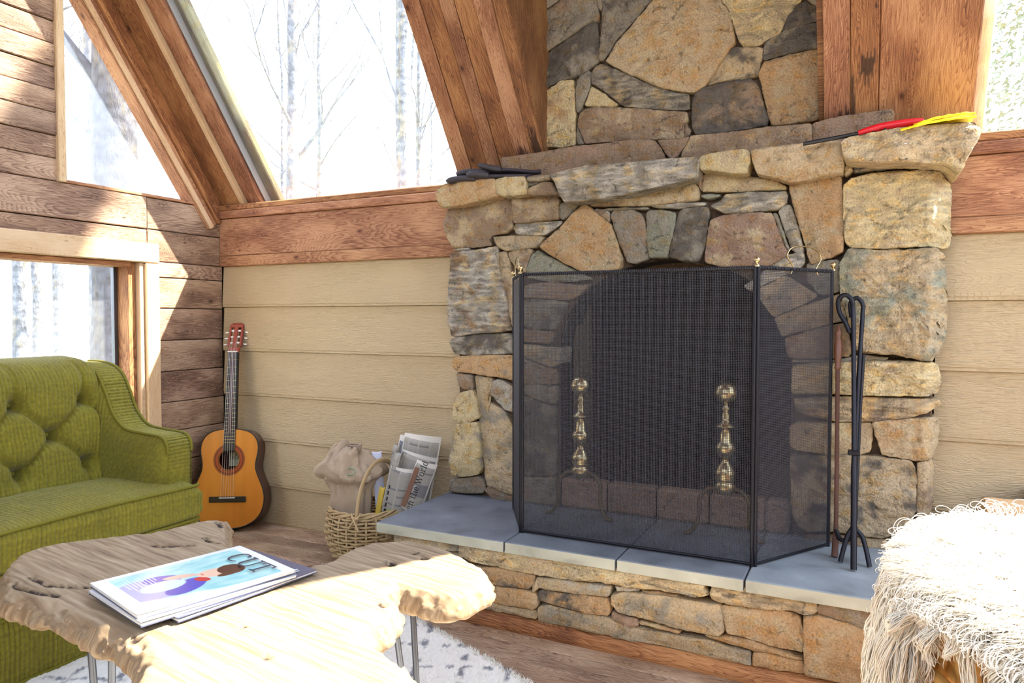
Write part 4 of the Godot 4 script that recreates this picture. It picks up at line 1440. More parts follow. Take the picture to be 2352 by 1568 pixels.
func build_fire_irons() -> void:
	var hy := 0.266
	# looped wrought poker standing on its foot
	var a := thing("fire_tongs", "black wrought iron fire tongs with looped top, leaning by the screen", "fire tongs")
	var m := MB.new()
	tube(m, smooth_path([Vector3(2.582, hy + 0.003, 0.350), Vector3(2.579, 0.48, 0.29), Vector3(2.575, 0.70, 0.235), Vector3(2.570, 0.90, 0.190), Vector3(2.566, 0.945, 0.186), Vector3(2.549, 0.961, 0.184), Vector3(2.533, 0.946, 0.183), Vector3(2.536, 0.915, 0.183), Vector3(2.552, 0.885, 0.190), Vector3(2.562, 0.862, 0.193), Vector3(2.571, 0.872, 0.192)], 8), PackedFloat32Array(range(81).map(func(k): return 0.0078 if k < 10 else 0.0062)), 10)
	put("arm", m, M.iron, a)
	m = MB.new()
	tube(m, smooth_path([Vector3(2.580, 0.50, 0.268), Vector3(2.584, 0.70, 0.218), Vector3(2.592, 0.90, 0.172), Vector3(2.592, 0.935, 0.166), Vector3(2.578, 0.953, 0.165), Vector3(2.562, 0.938, 0.166), Vector3(2.566, 0.90, 0.170)], 8), 0.0058, 10)
	put("arm", m, M.iron, a)
	m = MB.new()
	bb(m, Vector3(2.563, 0.545, 0.262), Vector3(2.592, 0.557, 0.285), 0.002)
	put("rivet_bar", m, M.iron, a)
	var b := thing("fire_fork", "black iron fork with splayed feet standing behind the tongs", "fire fork")
	for tip in [Vector3(2.550, hy + 0.002, 0.300), Vector3(2.618, hy + 0.002, 0.305)]:
		m = MB.new()
		tube(m, smooth_path([Vector3(2.583, 0.40, 0.262), Vector3(2.580, 0.36, 0.270), Vector3(lerpf(2.583, tip.x, 0.55), 0.33, 0.280), tip], 6), 0.006, 8)
		put("foot", m, M.iron, b)
	m = MB.new()
	tube(m, [Vector3(2.583, 0.39, 0.262), Vector3(2.590, 0.66, 0.205), Vector3(2.596, 0.80, 0.178)], 0.005, 8)
	put("shaft", m, M.iron, b)
	var c := thing("fire_poker", "rusty thin poker with turned brown wooden grip beside the screen's end post", "poker")
	m = MB.new()
	tube(m, smooth_path([Vector3(2.535, hy + 0.002, 0.262), Vector3(2.537, 0.33, 0.245), Vector3(2.536, 0.52, 0.215), Vector3(2.533, 0.76, 0.165)], 6), PackedFloat32Array(range(19).map(func(k): return 0.0085 if k < 6 else 0.0058)), 10)
	put("shaft", m, M.rust, c)
	m = MB.new()
	tube(m, smooth_path([Vector3(2.537, 0.335, 0.245), Vector3(2.548, 0.318, 0.262), Vector3(2.566, 0.318, 0.268), Vector3(2.576, 0.335, 0.266)], 6), 0.006, 8)
	put("hook", m, M.iron, c)
	m = MB.new()
	lathe(m, [[0.0, -0.008], [0.009, -0.006], [0.008, 0.0], [0.007, 0.008], [0.010, 0.03], [0.0105, 0.055], [0.008, 0.078], [0.006, 0.083], [0.0085, 0.090], [0.008, 0.100], [0.004, 0.106], [0.0045, 0.114], [0.0, 0.118]], 16)
	var g := put("grip", m, mat(106, 66, 44, 0.4), c)
	g.transform = Transform3D(Basis(Vector3.RIGHT, -0.2), Vector3(2.533, 0.765, 0.164))

# ---------------------------------------------------------------- guitar
func text(parent: Node, called: String, s: String, size: float, font: String, m: Material, T: Transform3D, bold := false) -> void:
	var tm := TextMesh.new()
	var f := SystemFont.new()
	f.font_names = PackedStringArray([font])
	f.font_weight = 700 if bold else 400
	tm.font = f
	tm.text = s
	tm.font_size = 32
	tm.pixel_size = size / 32.0
	tm.depth = 0.0004
	tm.curve_step = 2.0
	var o := MeshInstance3D.new()
	o.mesh = tm
	o.material_override = m
	o.name = called
	o.transform = T
	parent.add_child(o, true)

func build_guitar() -> void:
	var g := thing("acoustic_guitar", "small orange-topped classical guitar leaning in the corner by the wood wall", "guitar")
	var fw := Vector3(sin(deg_to_rad(25.0)), 0.17, cos(deg_to_rad(25.0))).normalized()
	var rt := Vector3.UP.cross(fw).normalized()
	var upv := fw.cross(rt)
	rt = rt.rotated(fw, 0.02); upv = upv.rotated(fw, 0.02)
	g.transform = Transform3D(Basis(rt, upv, fw), Vector3(0.205, 0.012, 0.178))
	# body outline: half widths up the body
	var hw := [[0.0, 0.0], [0.004, 0.045], [0.014, 0.082], [0.035, 0.118], [0.065, 0.142], [0.10, 0.153], [0.135, 0.154], [0.17, 0.146], [0.205, 0.131], [0.24, 0.117], [0.262, 0.114], [0.285, 0.116], [0.315, 0.122], [0.345, 0.123], [0.37, 0.116], [0.39, 0.102], [0.405, 0.080], [0.414, 0.050], [0.418, 0.0]]
	var cv := Curve2D.new()
	var full := []
	for q in hw: full.append(Vector2(q[1], q[0]))
	for k in range(hw.size() - 2, 0, -1): full.append(Vector2(-hw[k][1], hw[k][0]))
	for k in full.size() + 1:
		var a: Vector2 = full[(k - 1 + full.size()) % full.size()]
		var b: Vector2 = full[(k + 1) % full.size()]
		cv.add_point(full[k % full.size()], -(b - a) / 6.2, (b - a) / 6.2)
	var np := 120
	var ol := []
	for k in np: ol.append(cv.sample_baked(cv.get_baked_length() * k / np, true))
	var hole := Vector2(0, 0.288)
	var hr := 0.043
	var TH := 0.085
	var top := MB.new()
	var p := PackedVector3Array()
	var uv := PackedVector2Array()
	for r in 9:
		for k in np:
			var e: Vector2 = ol[k]
			var h := hole + (e - hole).normalized() * hr
			var q := h.lerp(e, r / 8.0)
			p.append(Vector3(q.x, q.y, 0.0))
			uv.append(Vector2(q.y * 0.7, q.x * 0.3 + 0.2))
	top.lattice(p, np, 9, uv, PackedColorArray([Color.WHITE]), true, true)
	var tm := mat(206, 128, 46, 0.28)
	tm.clearcoat_enabled = true; tm.clearcoat = 0.6; tm.clearcoat_roughness = 0.15
	var nb := stretched(256, 256, 16, 256, 0.3, 77, 3)
	tm.albedo_texture = through(nb, 256, 256, [srgb(225, 225, 225), srgb(255, 255, 255)])
	put("soundboard", top, tm, g)
	var dk := mat(70, 32, 22, 0.3)
	dk.clearcoat_enabled = true; dk.clearcoat = 0.5; dk.clearcoat_roughness = 0.2
	var sd := MB.new()
	p = PackedVector3Array()
	for r in 2:
		for k in np: p.append(Vector3(ol[k].x, ol[k].y, -TH * (1 - r)))
	sd.lattice(p, np, 2, PackedVector2Array(), PackedColorArray(), true)
	for k in np:
		var a: Vector2 = ol[k]; var b: Vector2 = ol[(k + 1) % np]
		sd.tri(Vector3(0, 0.25, -TH), Vector3(b.x, b.y, -TH), Vector3(a.x, a.y, -TH))
	put("sides", sd, dk, g)
	var bd := MB.new()
	var bp := []
	for k in np + 1: bp.append(Vector3(ol[k % np].x, ol[k % np].y, 0.0))
	tube(bd, bp, 0.0022, 6)
	put("binding", bd, M.black, g)
	for rs in [[0.0445, 0.0485, srgb(90, 36, 18)], [0.0485, 0.0575, srgb(150, 62, 30)], [0.0575, 0.0625, srgb(96, 40, 20)], [0.0625, 0.068, srgb(140, 70, 30)]]:
		var m := MB.new()
		p = PackedVector3Array()
		for r in 2:
			for k in 48:
				var a := TAU * k / 48
				var rr: float = rs[r]
				p.append(Vector3(cos(a) * rr, hole.y + sin(a) * rr, 0.0006))
		m.lattice(p, 48, 2, PackedVector2Array(), PackedColorArray(), true, true)
		var mm := StandardMaterial3D.new()
		mm.albedo_color = rs[2]; mm.roughness = 0.35
		put("rosette", m, mm, g)
	# paper label seen through the hole
	var lb := MB.new()
	bb(lb, Vector3(-0.035, 0.258, -TH + 0.001), Vector3(0.045, 0.318, -TH + 0.002), 0.0)
	put("label", lb, mat(206, 204, 176, 0.8), g)
	text(g, "label_print", "GREMLIN", 0.020, "Droid Serif", M.black, Transform3D(Basis(), Vector3(0.008, 0.294, -TH + 0.003)))
	# bridge, fingerboard, head
	var m := MB.new()
	bb(m, Vector3(-0.078, 0.110, 0.0), Vector3(0.078, 0.134, 0.007), 0.002)
	put("bridge", m, M.black, g)
	m = MB.new()
	bb(m, Vector3(-0.034, 0.127, 0.006), Vector3(0.034, 0.130, 0.010), 0.0005)
	put("saddle", m, M.white, g)
	m = MB.new()
	var za := 0.005
	var fb := [Vector3(-0.0245, 0.325, za), Vector3(0.0245, 0.325, za), Vector3(0.0205, 0.748, za), Vector3(-0.0205, 0.748, za)]
	var lo := Vector3(0, 0, -0.016)
	var z := Vector2.ZERO
	m.quad(fb[0], fb[1], fb[2], fb[3], z, z, z, z)
	for k in 4:
		var a: Vector3 = fb[k]; var b: Vector3 = fb[(k + 1) % 4]
		var dep := Vector3(0, 0, -0.005) if k == 0 else Vector3(0, 0, -0.024)
		m.quad(a + dep, b + dep, b, a, z, z, z, z)
	put("fingerboard", m, M.black, g)
	m = MB.new()
	tube(m, [Vector3(0, 0.40, -0.012), Vector3(0, 0.748, -0.010)], [0.023, 0.019], 12, Color.WHITE, 0.6)
	put("neck", m, dk, g)
	for k in 18:
		var y := 0.748 - 0.60 * (1.0 - pow(2.0, -(k + 1) / 12.0))
		if y < 0.328: break
		m = MB.new()
		var w := lerpf(0.0205, 0.0245, (0.748 - y) / 0.423)
		tube(m, [Vector3(-w, y, za + 0.0005), Vector3(w, y, za + 0.0005)], 0.0011, 6)
		put("fret", m, mat(196, 176, 130, 0.3, 0.9), g)
	m = MB.new()
	bb(m, Vector3(-0.0208, 0.748, -0.01), Vector3(0.0208, 0.7525, 0.009), 0.0008)
	put("nut", m, M.white, g)
	for k in 6:
		var xn := -0.0155 + 0.0062 * k
		var xb := -0.027 + 0.0108 * k
		m = MB.new()
		tube(m, [Vector3(xb, 0.129, 0.0105), Vector3(xn, 0.750, 0.0095)], 0.0005, 5)
		tube(m, [Vector3(xn, 0.750, 0.0095), Vector3(xn * 0.9 + (-0.004 if k < 3 else 0.004), 0.80 + 0.02 * (k % 3), -0.012)], 0.0005, 5)
		put("string", m, mat(210, 206, 196, 0.3, 0.5), g)
	# slotted head, tilted back
	var head := Node3D.new()
	head.name = "head"
	head.transform = Transform3D(Basis(Vector3.RIGHT, -0.22), Vector3(0, 0.752, -0.002))
	g.add_child(head)
	var red := mat(136, 50, 30, 0.35)
	red.clearcoat_enabled = true; red.clearcoat = 0.5
	m = MB.new()
	for b in [[-0.030, -0.021, 0.024, 0.112], [0.021, 0.030, 0.024, 0.112], [-0.0085, 0.0085, 0.018, 0.116], [-0.030, 0.030, 0.112, 0.128], [-0.021, 0.021, 0.128, 0.134], [-0.024, 0.024, 0.0, 0.020]]:
		bb(m, Vector3(b[0], b[2], -0.016), Vector3(b[1], b[3], 0.0), 0.002)
	put("headstock", m, red, head)
	for sdx in [-1.0, 1.0]:
		for k in 3:
			var y := 0.042 + 0.028 * k
			m = MB.new()
			tube(m, [Vector3(sdx * 0.009, y, -0.007), Vector3(sdx * 0.021, y, -0.007)], 0.0042, 10)
			put("roller", m, M.white, head)
			m = MB.new()
			tube(m, [Vector3(sdx * 0.030, y - 0.004, -0.014), Vector3(sdx * 0.038, y - 0.004, -0.014)], 0.0022, 8)
			put("peg_shaft", m, M.steel, head)
			m = MB.new()
			tube(m, [Vector3(sdx * 0.037, y - 0.004, -0.018), Vector3(sdx * 0.037, y - 0.004, -0.014), Vector3(sdx * 0.046, y - 0.006, -0.012), Vector3(sdx * 0.050, y - 0.006, -0.012)], [0.003, 0.005, 0.0062, 0.004], 10, Color.WHITE, 0.6)
			put("peg_button", m, M.white, head)

# ---------------------------------------------------------------- basket, sack, newspapers
func build_basket() -> void:
	var C := Vector3(0.965, 0.0, 0.205)
	var b := thing("wicker_basket", "round woven wicker basket with arched handle, on floor beside the hearth", "basket", C)
	var H := 0.205
	var rad := func(y: float) -> float: return 0.105 + 0.045 * sin(clampf(y / H, 0, 1) * 2.3)
	var ns := 26
	var staves := []
	for s in ns:
		var a := TAU * s / ns
		var pts := []
		for k in 9:
			var y := H * k / 8.0
			var r: float = rad.call(y)
			pts.append(Vector3(cos(a) * r, y, sin(a) * r))
		var m := MB.new()
		var g := rf(0.85, 1.1)
		tube(m, pts, 0.0045, 6, Color(g, g, g * 0.97), 0.5)
		put("stave", m, M.wicker, b)
	var rows := 17
	for k in rows:
		var y := 0.006 + (H - 0.02) * k / (rows - 1)
		var pts := []
		var n := ns * 6
		for s in n + 1:
			var a := TAU * s / n
			var r: float = rad.call(y) + 0.0055 * cos(PI * s / 6.0 + PI * (k % 2))
			pts.append(Vector3(cos(a) * r, y + 0.0015 * noise.get_noise_2d(s * 0.7, k * 9.0), sin(a) * r))
		var m := MB.new()
		var g := rf(0.82, 1.12)
		tube(m, pts, 0.0055, 6, Color(g, g, g * 0.95), 0.75)
		put("weaver", m, M.wicker, b)
	for k in 7:
		var pts := []
		for s in 81:
			var a := TAU * s / 80.0
			var r: float = rad.call(H) + 0.004 * sin(a * 9 + k * 0.9)
			pts.append(Vector3(cos(a) * r, H - 0.004 + 0.005 * cos(a * 9 + k * 0.9) + 0.0035 * (k % 3), sin(a) * r))
		var m := MB.new()
		tube(m, pts, 0.0038, 6, Color.WHITE * rf(0.95, 1.15))
		put("rim", m, M.wicker, b)
	var hp := []
	for k in 25:
		var a := PI * k / 24.0
		hp.append(Vector3(0.055, 0.19 + 0.19 * sin(a), 0.135 * cos(a)))
	var hm := MB.new()
	tube(hm, hp, 0.009, 8, Color.WHITE * 1.15, 0.55)
	put("handle", hm, M.wicker, b)
	var kn := MB.new()
	for sg in [-1.0, 1.0]:
		tube(kn, smooth_path([Vector3(0.055 - 0.02 * sg, 0.215, 0.140), Vector3(0.055, 0.195, 0.152), Vector3(0.055 + 0.022 * sg, 0.165, 0.156)], 5), 0.0035, 6, Color.WHITE * 1.2)
	tube(kn, [Vector3(0.040, 0.205, 0.147), Vector3(0.072, 0.203, 0.147)], 0.0035, 6, Color.WHITE * 1.2)
	put("binding", kn, M.wicker, b)
	# sack: a lathe with folds, slumped open
	var s := thing("burlap_sack", "slumped tan burlap sack standing in the wicker basket", "sack", Vector3(0.902, 0.07, 0.225))
	var mb := MB.new()
	var prof := [[0.03, 0.0], [0.066, 0.02], [0.074, 0.08], [0.076, 0.16], [0.074, 0.205], [0.086, 0.232], [0.112, 0.250], [0.118, 0.270], [0.106, 0.292], [0.085, 0.318], [0.062, 0.345], [0.044, 0.352], [0.030, 0.338], [0.022, 0.300], [0.02, 0.24]]
	var sp := []
	for q in prof: sp.append(Vector3(q[0], q[1], 0))
	sp = smooth_path(sp, 5)
	var p := PackedVector3Array()
	for k in sp.size():
		var f := float(k) / sp.size()
		for q in 72:
			var a := -TAU * q / 72
			var r: float = sp[k].x
			var fold := noise.get_noise_3d(cos(a) * 1.6, sin(a) * 1.6, f * 2.2) * 0.040 + noise.get_noise_3d(cos(a) * 3.5, sin(a) * 3.5, f * 5.0 + 9) * 0.012
			fold += 0.020 * sin(a * 3.0 + f * 6.0) * smoothstep(0.45, 0.7, f)
			r = maxf(r + fold * smoothstep(0.0, 0.4, f), 0.012)
			var y: float = sp[k].y + 0.030 * sin(a * 1.0 - 0.6) * smoothstep(0.3, 0.9, f) + 0.03 * noise.get_noise_2d(cos(a) * 2.0 + 4, sin(a) * 2.0) * smoothstep(0.3, 0.7, f)
			p.append(Vector3(cos(a) * r + 0.014 * f, y, sin(a) * r))
	mb.lattice(p, 72, sp.size(), PackedVector2Array(), PackedColorArray(), true)
	put("bag", mb, M.burlap, s)
	var rg := MB.new()
	var rp := []
	for k in 25: rp.append(Vector3(0.022 * cos(TAU * k / 24), 0.0, 0.012 * sin(TAU * k / 24)))
	tube(rg, rp, 0.0024, 6)
	var ro := put("eyelet", rg, mat(120, 140, 110, 0.6), s)
	ro.transform = Transform3D(Basis(Vector3.RIGHT, 1.1), Vector3(0.072, 0.285, 0.092))
	var rope := MB.new()
	var pts := []
	for k in 60:
		var a := k * 0.62
		pts.append(Vector3(0.026 * cos(a) + 0.018, 0.352 + 0.010 * sin(k * 0.9), 0.022 * sin(a) + 0.0))
	tube(rope, pts, 0.0032, 6)
	put("drawstring", rope, mat(150, 132, 112, 0.9), s)
	# folded newspapers leaning in the basket
	var pm := newsprint(0)
	var pm2 := newsprint(1)
	var list := [
		# at (x, y, z of the foot centre), width, height, thickness, turn about y, lean (about local x), roll, material, label
		[Vector3(1.100, 0.19, 0.145), 0.135, 0.270, 0.024, 0.22, -0.12, -0.15, pm, "widest folded newspaper at the back of the basket, reaching highest"],
		[Vector3(1.092, 0.19, 0.178), 0.130, 0.215, 0.026, 0.28, -0.06, -0.30, pm2, "thick folded newspaper with a photo strip, in the middle of the basket"],
		[Vector3(1.050, 0.18, 0.214), 0.024, 0.235, 0.040, 0.30, 0.0, -0.22, pm, "newspaper seen edge-on with big headline letters along its fold"],
		[Vector3(1.082, 0.19, 0.222), 0.085, 0.170, 0.016, 0.30, 0.02, -0.24, pm, "small front newspaper with text columns and a green picture below"],
		[Vector3(1.150, 0.21, 0.212), 0.070, 0.180, 0.012, 0.36, 0.0, -0.36, pm2, "newspaper front right in the basket reading the World"],
		[Vector3(1.048, 0.19, 0.135), 0.090, 0.262, 0.008, 0.30, -0.14, -0.16, mat(96, 102, 116, 0.35), "dark glossy magazine upright between sack and newspapers"],
		[Vector3(1.004, 0.20, 0.185), 0.035, 0.220, 0.006, 0.45, 0.0, 0.06, mat(206, 212, 232, 0.6), "pale blue folded paper tucked behind the basket handle"],
		[Vector3(1.030, 0.18, 0.190), 0.022, 0.265, 0.030, 0.35, 0.0, -0.18, pm2, "rolled newspaper standing beside the basket handle, left of the headline one"],
		[Vector3(1.020, 0.17, 0.226), 0.020, 0.120, 0.012, 0.4, 0.0, -0.18, mat(206, 176, 70, 0.6), "yellow booklet low in the basket beside the handle"]]
	for q in list:
		var n := thing("newspaper" if q[8].contains("newspaper") else ("booklet" if q[8].contains("booklet") else "folded_paper"), q[8], "newspaper" if q[8].contains("newspaper") else "paper", q[0], "papers in the wicker basket")
		n.basis = Basis(Vector3.UP, q[4]) * Basis(Vector3(0, 0, 1), q[6]) * Basis(Vector3.RIGHT, q[5])
		paper(n, q[1], q[2], q[3], q[7], q[1] > 0.06)
		if q[8].contains("World"):
			text(n, "headline", "en the World", 0.030, "Droid Serif", M.black, Transform3D(Basis(Vector3(0, 0, 1), PI / 2), Vector3(-0.004, 0.10, q[3] * 0.5 + 0.0012)))
			var ph := MB.new()
			bb(ph, Vector3(-0.034, 0.01, q[3] * 0.5 + 0.0004), Vector3(-0.016, 0.16, q[3] * 0.5 + 0.0012), 0.0)
			put("photo", ph, mat(120, 86, 66, 0.7), n)
		if q[8].contains("edge-on"):
			var ph := MB.new()
			for w in 5: bb(ph, Vector3(-0.006, 0.02 + 0.022 * w, q[3] * 0.5 + 0.0002), Vector3(0.007, 0.034 + 0.022 * w, q[3] * 0.5 + 0.0012), 0.0)
			put("headline_print", ph, M.black, n).set_meta("kind", "stuff")
		if q[8].contains("green picture"):
			var ph := MB.new()
			bb(ph, Vector3(-0.02, 0.0, q[3] * 0.5 + 0.0004), Vector3(0.03, 0.02, q[3] * 0.5 + 0.0012), 0.0)
			put("photo", ph, mat(150, 160, 84, 0.7), n)

func newsprint(v: int) -> StandardMaterial3D:
	var s := 256
	var im := Image.create(s, s, false, Image.FORMAT_RGB8)
	im.fill(srgb(162, 157, 146))
	var r := RandomNumberGenerator.new()
	r.seed = 5 + v
	for col in 4:
		var y := 6
		while y < s - 8:
			if r.randf() < 0.05:
				im.fill_rect(Rect2i(col * 64 + 4, y, 54, 10), srgb(120, 118, 116))
				y += 14
			var x := col * 64 + 4
			while x < col * 64 + 58:
				var l := r.randi_range(3, 9)
				im.fill_rect(Rect2i(x, y, mini(l, col * 64 + 58 - x), 2), srgb(132, 128, 122))
				x += l + 2
			y += 5
	if v == 1:
		im.fill_rect(Rect2i(10, 120, 230, 60), srgb(116, 114, 114))
		im.fill_rect(Rect2i(60, 130, 60, 44), srgb(160, 156, 152))
	var m := mat(255, 255, 255, 0.9)
	m.albedo_texture = ImageTexture.create_from_image(im)
	return m

# a folded paper: rounded fold on top, slightly bowed, with loose inner sheets
func paper(parent: Node, w: float, h: float, th: float, m: Material, sheets: bool) -> void:
	var mb := MB.new()
	var nu := 12
	var prof := []
	for k in 6: prof.append(Vector2(th * 0.5, h * k / 5.5 - 0.0))
	for k in 7:
		var a := PI * k / 6.0
		prof.append(Vector2(th * 0.5 * cos(a), h * 0.915 + th * 0.6 * sin(a)))
	for k in 6: prof.append(Vector2(-th * 0.5, h * (5 - k) / 5.5))
	var p := PackedVector3Array()
	var uv := PackedVector2Array()
	for r in prof.size():
		for k in nu:
			var u := float(k) / (nu - 1) - 0.5
			var bow := -0.16 * w * u * u * 4.0 + 0.002 * noise.get_noise_2d(u * 5 + w * 100, prof[r].y * 20)
			p.append(Vector3(u * w, prof[r].y + 0.012 * u * u, prof[r].x + bow))
			uv.append(Vector2(u * w * 6.0 + 0.5, -prof[r].y * 5.0))
	mb.lattice(p, nu, prof.size(), uv, PackedColorArray())
	put("folded_sheet", mb, m, parent)
	if sheets:
		for q in 3:
			var sm := MB.new()
			var sp := PackedVector3Array()
			var z := th * (-0.3 + 0.25 * q)
			for r in 2:
				for k in nu:
					var u := float(k) / (nu - 1) - 0.5
					sp.append(Vector3(u * w * (1.0 + 0.04 * q), (0.02 if r == 0 else h * (1.0 + 0.02 * q) + 0.01 * u), z - 0.16 * w * u * u * 4.0 - 0.001))
			sm.lattice(sp, nu, 2, PackedVector2Array(), PackedColorArray())
			put("inner_sheet", sm, M.paper, parent)

# ---------------------------------------------------------------- rattan chair and fleece
var WISP := [0.0008, 0.0008, 0.0008, 0.0008, 0.0007, 0.0007, 0.0007, 0.0006, 0.0006, 0.0005, 0.0004, 0.0003, 0.0002]
func build_chair_and_fleece() -> void:
	var C := Vector3(2.945, 0.0, 1.36)
	var ch := thing("rattan_chair", "round rattan tub chair of bent canes, under the fleece", "chair", C)
	var R := func(y: float) -> float: return 0.235 + 0.055 * smoothstep(0.0, 0.55, y) 
	for k in 26:
		var a := TAU * k / 26.0
		var pts := []
		for q in 9:
			var y := 0.62 * q / 8.0
			var r: float = R.call(y) + 0.012 * sin(y * 9.0)
			pts.append(Vector3(cos(a) * r, y, sin(a) * r))
		var m := MB.new()
		tube(m, pts, 0.0072, 8)
		# node rings of the cane
		for q in [0.16, 0.36, 0.47]:
			var r: float = R.call(q) + 0.012 * sin(q * 9.0)
			tube(m, [Vector3(cos(a) * r, q - 0.003, sin(a) * r), Vector3(cos(a) * r, q + 0.003, sin(a) * r)], 0.0082, 8)
		put("cane", m, M.cane, ch)
	for q in [0.02, 0.30, 0.44, 0.52, 0.615]:
		for w in 2:
			var pts := []
			for k in 61:
				var a := TAU * k / 60.0
				var r: float = R.call(q) + 0.012 * sin(q * 9.0) + (0.010 if w else -0.010)
				pts.append(Vector3(cos(a) * r, q + (0.05 * (0.5 - absf(fposmod(a * 1.2, 1.0) - 0.5)) if q == 0.44 else 0.0), sin(a) * r))
			var m := MB.new()
			tube(m, pts, 0.006, 8)
			put("hoop", m, M.cane, ch)
	for k in 8:
		var a := TAU * k / 8.0 + 0.2
		var m := MB.new()
		var pts := []
		for q in 9:
			var f := q / 8.0
			var aa := a + 0.55 * (f - 0.5) * (1 if k % 2 else -1)
			var y := 0.03 + 0.56 * f
			var r: float = R.call(y) - 0.022
			pts.append(Vector3(cos(aa) * r, y, sin(aa) * r))
		tube(m, pts, 0.009, 8)
		put("brace", m, M.cane, ch)
	var st := MB.new()
	lathe(st, [[0.0, 0.40], [0.20, 0.40], [0.215, 0.41], [0.20, 0.42], [0.0, 0.42]], 40)
	put("seat", st, M.cane, ch)

	var f := thing("sheepskin", "curly white sheepskin fleece draped over the rattan chair", "fleece", C)
	var rim := 0.608
	# pelt: a low dome over the chair with an apron hanging outside the rim
	var dome := func(a: float, s: float) -> Vector3:
		# s 0 at the crown, 1 at the rim, 2 at the hem
		var hang := 0.010 + 0.13 * smoothstep(2.74, 2.98, a) + 0.012 * sin(a * 9.0)
		var rr := 0.30
		if s <= 1.0:
			var th := s * PI * 0.5
			return Vector3(cos(a) * rr * sin(th), rim - 0.005 + 0.034 * pow(cos(th), 0.40), sin(a) * rr * sin(th))
		var t := s - 1.0
		return Vector3(cos(a) * (rr + 0.012 * sin(t * PI)), rim - 0.005 - hang * t, sin(a) * (rr + 0.012 * sin(t * PI)))
	var p := PackedVector3Array()
	var rows := 24
	for r in rows:
		for k in 80:
			var a := TAU * (1.0 - k / 80.0)
			p.append(dome.call(a, 2.0 * (rows - 1 - r) / (rows - 1.0)))
	var pm := MB.new()
	pm.lattice(p, 80, rows, PackedVector2Array(), PackedColorArray([lin(240, 234, 220)]), true)
	put("pelt", pm, M.wool, f)
	var wl := MB.new()
	var ca := lin(248, 244, 234)
	var cb := lin(232, 218, 190)
	# short dense wool lying down the pelt, in many fine curls
	for k in 26000:
		var a := rf(1.8, 3.9)
		var s := rf(0.05, 1.9)
		if a < 2.80 and s > 1.02: continue
		var b0: Vector3 = dome.call(a, s)
		var tg: Vector3 = (dome.call(a, s + 0.04) - b0).normalized()
		var nn: Vector3 = tg.cross(dome.call(a + 0.03, s) - b0).normalized()
		if nn.dot(Vector3(b0.x, 0.3, b0.z)) < 0: nn = -nn
		var sd := tg.cross(nn)
		var cell := noise.get_noise_3d(b0.x * 30, b0.y * 30, b0.z * 30) * 9.0
		var ph := cell + rf(-0.5, 0.5)
		var len := rf(0.03, 0.05)
		var pts := []
		var q := b0 - nn * 0.003
		for w in 7:
			pts.append(q)
			var t := w / 6.0
			q += (tg * 0.8 + nn * (0.6 - 0.9 * t) + sd * 0.8 * sin(ph + w * 0.9) + nn * 0.35 * cos(ph + w * 0.9)).normalized() * len / 6.0
		tube(wl, pts, [0.0008, 0.0009, 0.0009, 0.0008, 0.0007, 0.0005, 0.0002], 3, ca.lerp(cb, rng.randf() * 0.6))
	# long wavy locks hanging off the rim, each a twist of many hairs
	for k in 230:
		var a := rf(2.0, 3.9)
		var s := rf(0.80, 1.45)
		var b0: Vector3 = dome.call(a, s)
		var out := Vector3(b0.x, 0, b0.z).normalized()
		var sd := out.cross(Vector3.UP)
		if a < 2.80 and k % 7: continue
		var len := rf(0.03, 0.05) + (rf(0.08, 0.13) if a > 2.82 else (0.07 if rng.randf() < 0.4 else 0.0))
		var ph := rf(0, TAU)
		var wf := rf(5.0, 9.0)
		var drift := rf(-0.2, 0.2)
		var path := []
		for w in 13:
			var t := w / 12.0
			path.append(b0 + out * (0.008 + 0.018 * sin(minf(t * 2.2, 1.0) * PI * 0.5) + 0.004 * cos(ph + t * wf)) + sd * (drift * len * t + 0.006 * t * sin(ph + t * wf)) + Vector3.DOWN * len * t)
		for h in 34:
			var o := (sd * rf(-1, 1) + out * rf(-0.6, 0.6)) * 0.0075
			var pts := []
			var tw := rf(0, TAU)
			var cut := rf(0.75, 1.1)
			for w in 13:
				var t := w / 12.0
				var q: Vector3 = path[w] + o * (0.6 + 0.7 * sin(t * PI)) * (1.0 - 0.6 * t) + sd * 0.0014 * sin(tw + t * 11.0) + out * 0.0014 * cos(tw + t * 11.0)
				pts.append(q if t <= cut else pts[-1] + Vector3(0.0004 * sin(tw), -0.002, 0.0004))
			tube(wl, pts, WISP, 3, ca.lerp(cb, 0.3 + 0.6 * rng.randf()))
	# fine stray curls standing off the outline
	for k in 900:
		var a := rf(1.9, 4.2)
		var s := rf(0.2, 1.9)
		var b0: Vector3 = dome.call(a, s)
		var pts := []
		var q := b0
		var ph := rf(0, TAU)
		var out := (b0 - Vector3(0, 0.5, 0)).normalized()
		var tight := rf(0.45, 0.8)
		for w in 16:
			pts.append(q)
			ph += tight * 0.8
			q += (out * (0.9 if w < 5 else 0.15) + Vector3(cos(ph), sin(ph), cos(ph * 0.7)) * 0.9).normalized() * 0.0045
		tube(wl, pts, 0.00045, 3, ca)
	var wo := put("wool", wl, M.wool, f)
	wo.set_meta("kind", "stuff")

